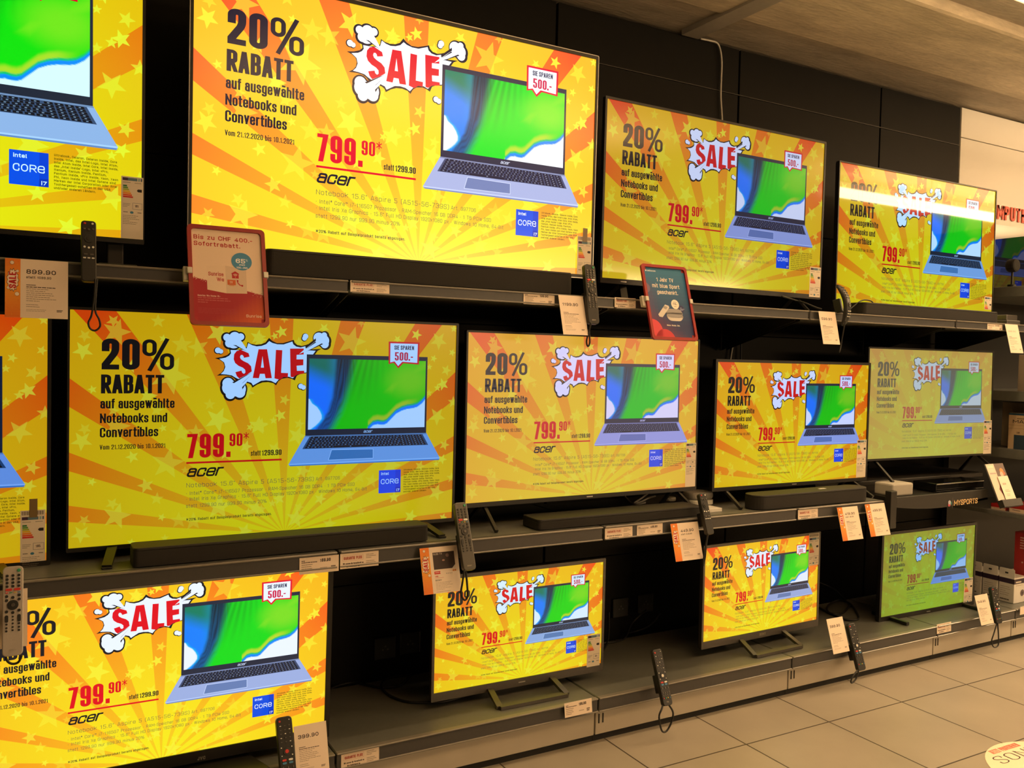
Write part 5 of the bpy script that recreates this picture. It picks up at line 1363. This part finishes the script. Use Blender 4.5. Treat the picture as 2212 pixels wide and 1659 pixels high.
wire('black_cable', Zp((1652, 1180), k1b, ZD + .006, [(405, 458), (480, 500), (560, 535), (640, 552), (700, 542), (690, 500), (640, 430), (560, 405), (490, 430), (465, 470), (500, 505), (580, 500), (640, 440)]), .005, M['cable_black'], 'black cable coiled on the deck behind the 399.90 card at the right', G_)
wire('thin_cable', [atY(1768, 1258, 3.05), atY(1800, 1272, 3.04), atY(1822, 1292, 3.04), atZ(1838, 1310, ZD + .006)], .003, M['cable_black'], 'thin black cable on the wall left of the green tinted television', G_)
G_ = 'cables on the upper shelf and wall'
wire('black_cable', [atY(1836, 668, 2.60), atY(1846, 660, 2.61), atY(1858, 651, 2.62), atY(1870, 648, 2.63), atY(1884, 652, 2.66), atY(1890, 665, 2.68)], .003, M['cable_black'], 'thin black cable arching up beside the left end of the right soundbar', G_)
wire('grey_cable', [atY(1592, 700, 3.06), atY(1590, 725, 3.06), atY(1582, 752, 3.06), atY(1576, 790, 3.06)], .004, M['cable_white'], 'pale cable on the wall above the vivid middle television', G_)
wire('black_cable', [atY(1600, 700, 3.06), atY(1601, 730, 3.06), atY(1600, 790, 3.06)], .004, M['cable_black'], 'black cable on the wall beside the pale one above the vivid middle television', G_)
wire('black_cable', [atZ(1690, 640, ZU + .05), atY(1716, 648, 2.72), atY(1740, 655, 2.68), atY(1762, 664, 2.64), atY(1775, 668, 2.62)], .004, M['cable_black'], 'black cable sagging under the right half of the blue poster television', G_)

# ------------------------------------------------------------------ demonstration tray and things at the right end of the middle row
zb_ = H - .555
t = empty('demo_ledge', (3.40, 2.735, zb_), 'wide black ledge under the washed out television', 'ledge')
MB().box(.03, 1.02, 0, .335, -.022, -.0005, .003).build('board', M['satin_black'], t)
MB().box(.06, .99, .27, .335, -.12, -.022).build('bracket', M['satin_black'], t)
zt_ = H - .600
t = empty('demo_tray', (3.75, 2.552, zt_), 'black tray with a curved front and white lettering below the washed out television', 'tray')
q = MB()
a = atY(1938, 1077, 2.53); b = atY(2135, 1062, 2.53)
xl, xr = a.x - 3.75, b.x - 3.75
arc = [(xl, .004)] + [(xr, .004)]
arc = [(xl, 0), (xr, 0), (xr, -.052)] + [(xl + (xr - xl) * u, -.028 - .040 * math.sin(math.pi * (.12 + .8 * u)) ** .8) for u in [1 - k / 12 for k in range(13)]]
q.prism(arc, -.02, -.006, 'XZ', .002)
q.build('front_panel', M['satin_black'], t)
MB().box(xl + .01, xr - .01, -.008, .20, -.024, -.006, .002).build('tray_floor', M['black_plastic'], t)
MB().box(xl - .040, xl + .003, -.02, .012, -.14, .03, .003).build('bracket', M['black_plastic'], t)
A = Art(1, 0, 0, dz=.0006)
m0 = atY(2061, 1091, 2.53); m1 = atY(2112, 1086, 2.53)
GOLD = RGB(236, 200, 140)
A.text('MYSPORTS', m0.x - 3.75, -(m0.z - zt_ ) + .003, .026, W=m1.x - m0.x, t=.17, ky=.95, gap=.07, col=GOLD, layer=1)
A.rect(m0.x - 3.75 - .012, -(m0.z - zt_) - .036, m0.x - 3.75 - .010, -(m0.z - zt_) + .016, RGB(110, 100, 90), 1)
for k, c in enumerate(((60, 150, 150), (210, 90, 110), (190, 190, 210))): A.circle(m0.x - 3.75 - .034 + .006 * math.cos(k * 2.1), -(m0.z - zt_) - .010 + .006 * math.sin(k * 2.1), .010, RGB(*c), 1 + k, 14)
put('lettering', A.mesh('lettering', [M['print']]), t, (0, -.0205, 0))
p = atY(2021.6, 1070, 2.58)
t = empty('set_top_box', (p.x, 2.58, zt_ - .006), 'black set-top box with a silver front edge on the curved tray', 'set-top box')
wb = atY(2125, 1060, 2.58).x - p.x; hb = max(.03, atY(2016.5, 1051, 2.58).z - p.z)
MB().box(0, wb, 0, .125, .004, hb, .003).build('body', M['gloss_black'], t)
MB().box(.002, wb - .002, -.0015, .004, hb - .006, hb - .002, .0008).build('trim', M['silver'], t)
q = MB()
for xx in (.02, wb - .02): q.box(xx - .01, xx + .01, .02, .11, .0, .005)
q.build('foot', M['black_plastic'], t)
p = atY(1932, 1066, 2.57)
t = empty('white_device', (p.x, 2.57, zt_ - .006), 'white box standing at the left end of the curved tray', 'device')
MB().box(0, .150, .01, .11, 0, .058, .008).build('body', M['grey_fabric'], t)
# leaflet holder
p = atY(2128, 1003, 2.54)
t = empty('leaflet_holder', p, 'dark holder with a photo leaflet and a price card right of the curved tray', 'leaflet holder', rot=(-24 * D2R, 0, 0))
q = MB(); q.box(-.006, .150, .002, .006, -.20, 0, .001).box(-.006, .152, -.022, .006, -.222, -.185, .002); q.build('holder', M['satin_black'], t)
A = Art(.001, 0, 0, dz=.0002)
A.rect(0, 0, 145, 190, RGB(226, 206, 190), 0); A.rect(66, 0, 145, 70, RGB(104, 84, 80), 1); A.circle(112, 40, 16, RGB(214, 140, 70), 2, 12); A.circle(104, 56, 14, RGB(205, 180, 160), 3, 12); A.circle(124, 52, 10, RGB(190, 110, 70), 3, 12)
A.rect(10, 10, 56, 20, RGB(246, 226, 206), 1); A.rect(10, 26, 56, 40, RGB(240, 214, 200), 1); A.rect(10, 46, 60, 52, RGB(180, 160, 160), 1)
A.poly([(40, 130), (66, 96), (66, 180)], RGB(120, 60, 60), 1)
put('leaflet', A.mesh('leaflet', [M['print']]), t)
A = Art(.001, 0, 0, dz=.0002); A.rect(0, 0, 84, 124, CARD, 0); A.text('599.90', 18, 44, 9, t=.16, col=RGB(150, 130, 116), layer=1); A.lines(20, 70, [30, 40, 0, 30, 26], 7, 2, GRY, 1)
put('price_slip', A.mesh('price_slip', [M['print']]), t, (.056, -.004, -.066))

# ------------------------------------------------------------------ shelves and goods beyond the right end
GX = 'shelf boards beyond the right end'
XE = 4.56
def far_shelf(py0, py1, px, label, y0=2.42):
    zt = atX(px, py0, XE).z; zb = atX(px, py1, XE).z
    t = empty('wall_shelf', (XE, y0, zt), label, 'shelf', GX)
    MB().box(0, 1.2, 0, 3.05 - y0, zb - zt, 0, .002, 1).build('shelf_board', M['shelf'], t)
    return zt
zA = far_shelf(621, 643, 2148, 'far shelf board under the switched off television')
zB = far_shelf(843, 864, 2142, 'far shelf board below the white card at the right')
zC = far_shelf(967, 987, 2150, 'far shelf board holding the box with bold print')
zD_ = far_shelf(1101, 1110, 2140, 'far shelf board holding the red and white boxes')
MB().box(XE + .01, 5.8, 3.03, 3.06, .2, zA + .02).build('back_panel', M['satin_black'])
tag(bpy.data.objects['back_panel'], 'dark back panel behind the far shelves at the right edge', 'panel')
M['carton_beige'] = mat('carton_beige', (.42, .36, .28), .7, noise=.08, nscale=30)
M['carton_red'] = mat('carton_red', (.42, .03, .03), .5, noise=.06, nscale=30)
def product_box(px, py_top, z0, X, dx, dy, m, label, art=None, group=None, name='product_box', py_ref=None):
    """box whose near left edge appears at px; left side faces -x"""
    e = atX(px, py_top, X); h_ = e.z - z0
    t = empty(name, (X, e.y - dy, z0), label, 'box', group)
    MB().box(0, dx, 0, dy, 0, h_, .001, 1).build('carton', m, t)
    if art:
        A = Art(1, 0, 0, dz=.0004); art(A, dy, h_)
        put('print', A.mesh('box_print', [M['print']]), t, (-.0004, dy, h_), (0, 0, -math.pi / 2))
    return t, h_, e
t = empty('round_speaker', (4.72, 2.80, zA + .001), 'round black speaker on the far shelf at the right end of the top row', 'speaker')
MB().cyl((0, 0, .012), .022, .024, 'Z', 20).cyl((0, 0, .06), .006, .09, 'Z', 10).build('stand', M['black_plastic'], t)
MB().cyl((0, 0, .128), .036, .05, 'Y', 28, bev=.01).build('body', M['cloth_black'], t, smooth=False)
# left side art: x runs towards the viewer (0..dy), y down
def art_magic(A, d, h_):
    A.rect(0, 0, d, h_, RGB(205, 180, 145), 0); A.rect(0, 0, d, h_ * .05, RGB(30, 70, 100), 1)
    A.text('MAGIC', d * .10, h_ * .27, h_ * .09, W=d * .55, t=.2, col=RGB(40, 36, 40), layer=1); A.lines(d * .2, h_ * .13, [d * .2], .01, h_ * .02, RGB(90, 76, 64), 1)
    A.rect(0, h_ * .33, d, h_ * .335, RGB(120, 100, 80), 1); A.rect(0, h_ * .42, d, h_ * .425, RGB(120, 100, 80), 1)
    A.text('LAN', d * .2, h_ * .56, h_ * .05, t=.2, col=RGB(90, 76, 64), layer=1); A.rect(d * .14, h_ * .6, d * .5, h_, RGB(46, 66, 84), 1)
product_box(2180, 892, zC, 4.60, .12, .22, M['carton_beige'], 'cream box with bold dark print on the far shelf at the right edge', art_magic)
product_box(2166, 868, zC, 4.72, .15, .16, M['carton_beige'], 'plain beige carton behind the cream box on the far shelf')
product_box(2201, 766, zB, 4.62, .12, .2, M['carton_beige'], 'tall beige carton at the right edge below the white card')
def art_red(A, d, h_): A.rect(0, h_ * .62, d, h_, RGB(225, 205, 180), 1); A.rect(0, 0, d, h_ * .62, RGB(170, 30, 30), 1); A.lines(d * .2, h_ * .75, [d * .5], .01, h_ * .05, RGB(90, 70, 60), 2)
product_box(2181, 1083, zD_, 4.60, .08, .085, M['carton_red'], 'red and white box on the far shelf below the leaflet holder', art_red)
product_box(2141, 1086, zD_, 4.60, .08, .08, M['carton_red'], 'red and white box in shade on the far shelf right of the curved tray', art_red)
product_box(2207, 1089, zD_, 4.60, .05, .1, M['white_plastic'], 'white box at the very right edge of the lower far shelf')
# three white boxes with hanging tabs
WB = 'white boxes with a dark band on the deck'
for k, (px, y0, lab) in enumerate(((0, 2.624, 'white box with a dark band on the deck, nearest of the row'), (0, 2.714, 'white box with a dark band on the deck, middle of the row'), (0, 2.804, 'white box with a dark band on the deck, farthest of the row'))):
    X = 4.556; hgt = atX(2191, 1250, X).z - ZD; dy = .082; dx = .115
    t = empty('hanging_box', (X, y0, ZD + .001), lab, 'box', WB)
    MB().box(0, dx, 0, dy, 0, hgt, .0015, 1).build('carton', M['white_plastic'], t)
    MB().box(-.0006, dx + .0006, -.0006, dy + .0006, hgt * .76, hgt * .95).build('band', mat('band_violet', (.035, .02, .045), .5, noise=.05), t)
    q = MB(); q.prism(rrect(0, dy, hgt - .002, hgt + .045, .006, 3), .001, .003, 'YZ'); q.build('hang_tab', M['white_plastic'], t)
    MB().box(0, .004, dy * .42, dy * .62, hgt + .018, hgt + .026).build('tab_hole', M['dark_gap'], t)
    A = Art(1, 0, 0, dz=.0003); A.lines(.008, .052, [.05, .055, .03, .05, .045], .011, .002, RGB(150, 136, 124), 1); A.lines(.008, hgt - .018, [.05], .01, .006, RGB(60, 50, 50), 1)
    put('side_print', A.mesh('side_print', [M['print']]), t, (-.0004, dy, hgt), (0, 0, -math.pi / 2))
    A = Art(1, 0, 0, dz=.0003); A.lines(.012, hgt * .14, [.05], .01, .008, RGB(235, 225, 215), 2); A.circle(.075, hgt * .62, .018, RGB(110, 96, 100), 1, 8); A.circle(.075, hgt * .62, .007, RGB(60, 50, 56), 2, 8); A.lines(.014, hgt * .3, [.06], .01, .002, RGB(150, 136, 124), 1)
    put('front_print', A.mesh('front_print', [M['print']]), t, (0, -.0008, hgt))
e = atX(2193, 1148, 4.70); zb = ZD
t = empty('red_box', (4.70, e.y - .10, ZD + .001), 'tall red box with white print behind the white boxes', 'box')
hr = e.z - ZD
MB().box(0, .12, 0, .10, 0, hr, .001, 1).build('carton', M['carton_red'], t)
A = Art(1, 0, 0, dz=.0003); A.lines(.03, .025, [.05, .06, .055, .06, .05], .014, .007, RGB(225, 190, 180), 1); A.circle(.045, hr * .45, .005, RGB(225, 190, 180), 1, 8)
put('print', A.mesh('box_print', [M['print']]), t, (-.0004, .10, hr), (0, 0, -math.pi / 2))
# grey clip-on device at the end of the upper shelf
t = empty('grey_device', (4.33, 2.585, ZU), 'small grey device on the right end of the upper shelf', 'device')
MB().box(0, .115, 0, .07, 0, .022, .004).box(.02, .115, .015, .07, .022, .05, .004).build('body', M['gunmetal'], t)

# ------------------------------------------------------------------ sticker on the floor
c1, c2, c3 = atZ(2127.7, 1632, .0005), atZ(2197, 1602, .0005), atZ(2140, 1659, .0005)
ax, ay, bx, by, cx_, cy_ = c1.x, c1.y, c2.x, c2.y, c3.x, c3.y
d = 2 * (ax * (by - cy_) + bx * (cy_ - ay) + cx_ * (ay - by))
ux = ((ax * ax + ay * ay) * (by - cy_) + (bx * bx + by * by) * (cy_ - ay) + (cx_ * cx_ + cy_ * cy_) * (ay - by)) / d
uy = ((ax * ax + ay * ay) * (cx_ - bx) + (bx * bx + by * by) * (ax - cx_) + (cx_ * cx_ + cy_ * cy_) * (bx - ax)) / d
Rr = math.hypot(ax - ux, ay - uy)
print('sticker', ux, uy, Rr)
s0, s1 = atZ(2152, 1646, 0), atZ(2208, 1628, 0)
rotz = math.atan2(s1.y - s0.y, s1.x - s0.x)
A = Art(1, 0, 0, dz=.0002)
A.circle(0, 0, Rr, RGB(246, 226, 198), 0, 64)
put_st = lambda p: (Matrix.Rotation(-rotz, 3, 'Z') @ Vector((p.x - ux, p.y - uy, 0)))
b0 = put_st(atZ(2168, 1651, 0)); r0 = put_st(atZ(2147, 1630, 0)); r1 = put_st(atZ(2199, 1609, 0)); b1 = put_st(atZ(2150, 1640, 0))
hh = max(.03, (b1 - b0).length * 1.0)
hh = abs(put_st(atZ(2150, 1639, 0)).y - put_st(atZ(2168, 1650, 0)).y)
A.text('SONY', b0.x, -b0.y, max(.05, hh), t=.13, ky=.5, gap=.16, col=RGB(60, 30, 34), layer=1, sx=1.9, rr=.7)
A.text('JETZT PROFITIEREN', r0.x, -r0.y, .026, W=(r1 - r0).length, t=.22, col=RGB(226, 120, 100), layer=1)
A.circle(b0.x + .12, -b0.y + .10, .05, RGB(216, 60, 56), 1, 24)
me = A.mesh('floor_sticker', [M['print']])
me.transform(Matrix.Rotation(-math.pi / 2, 4, 'X')) if False else None
o = put('floor_sticker', me, None, (ux, uy, .0012), (-math.pi / 2, 0, rotz))
tag(o, 'round cream sticker with dark and red print on the floor at the bottom right', 'floor sticker')
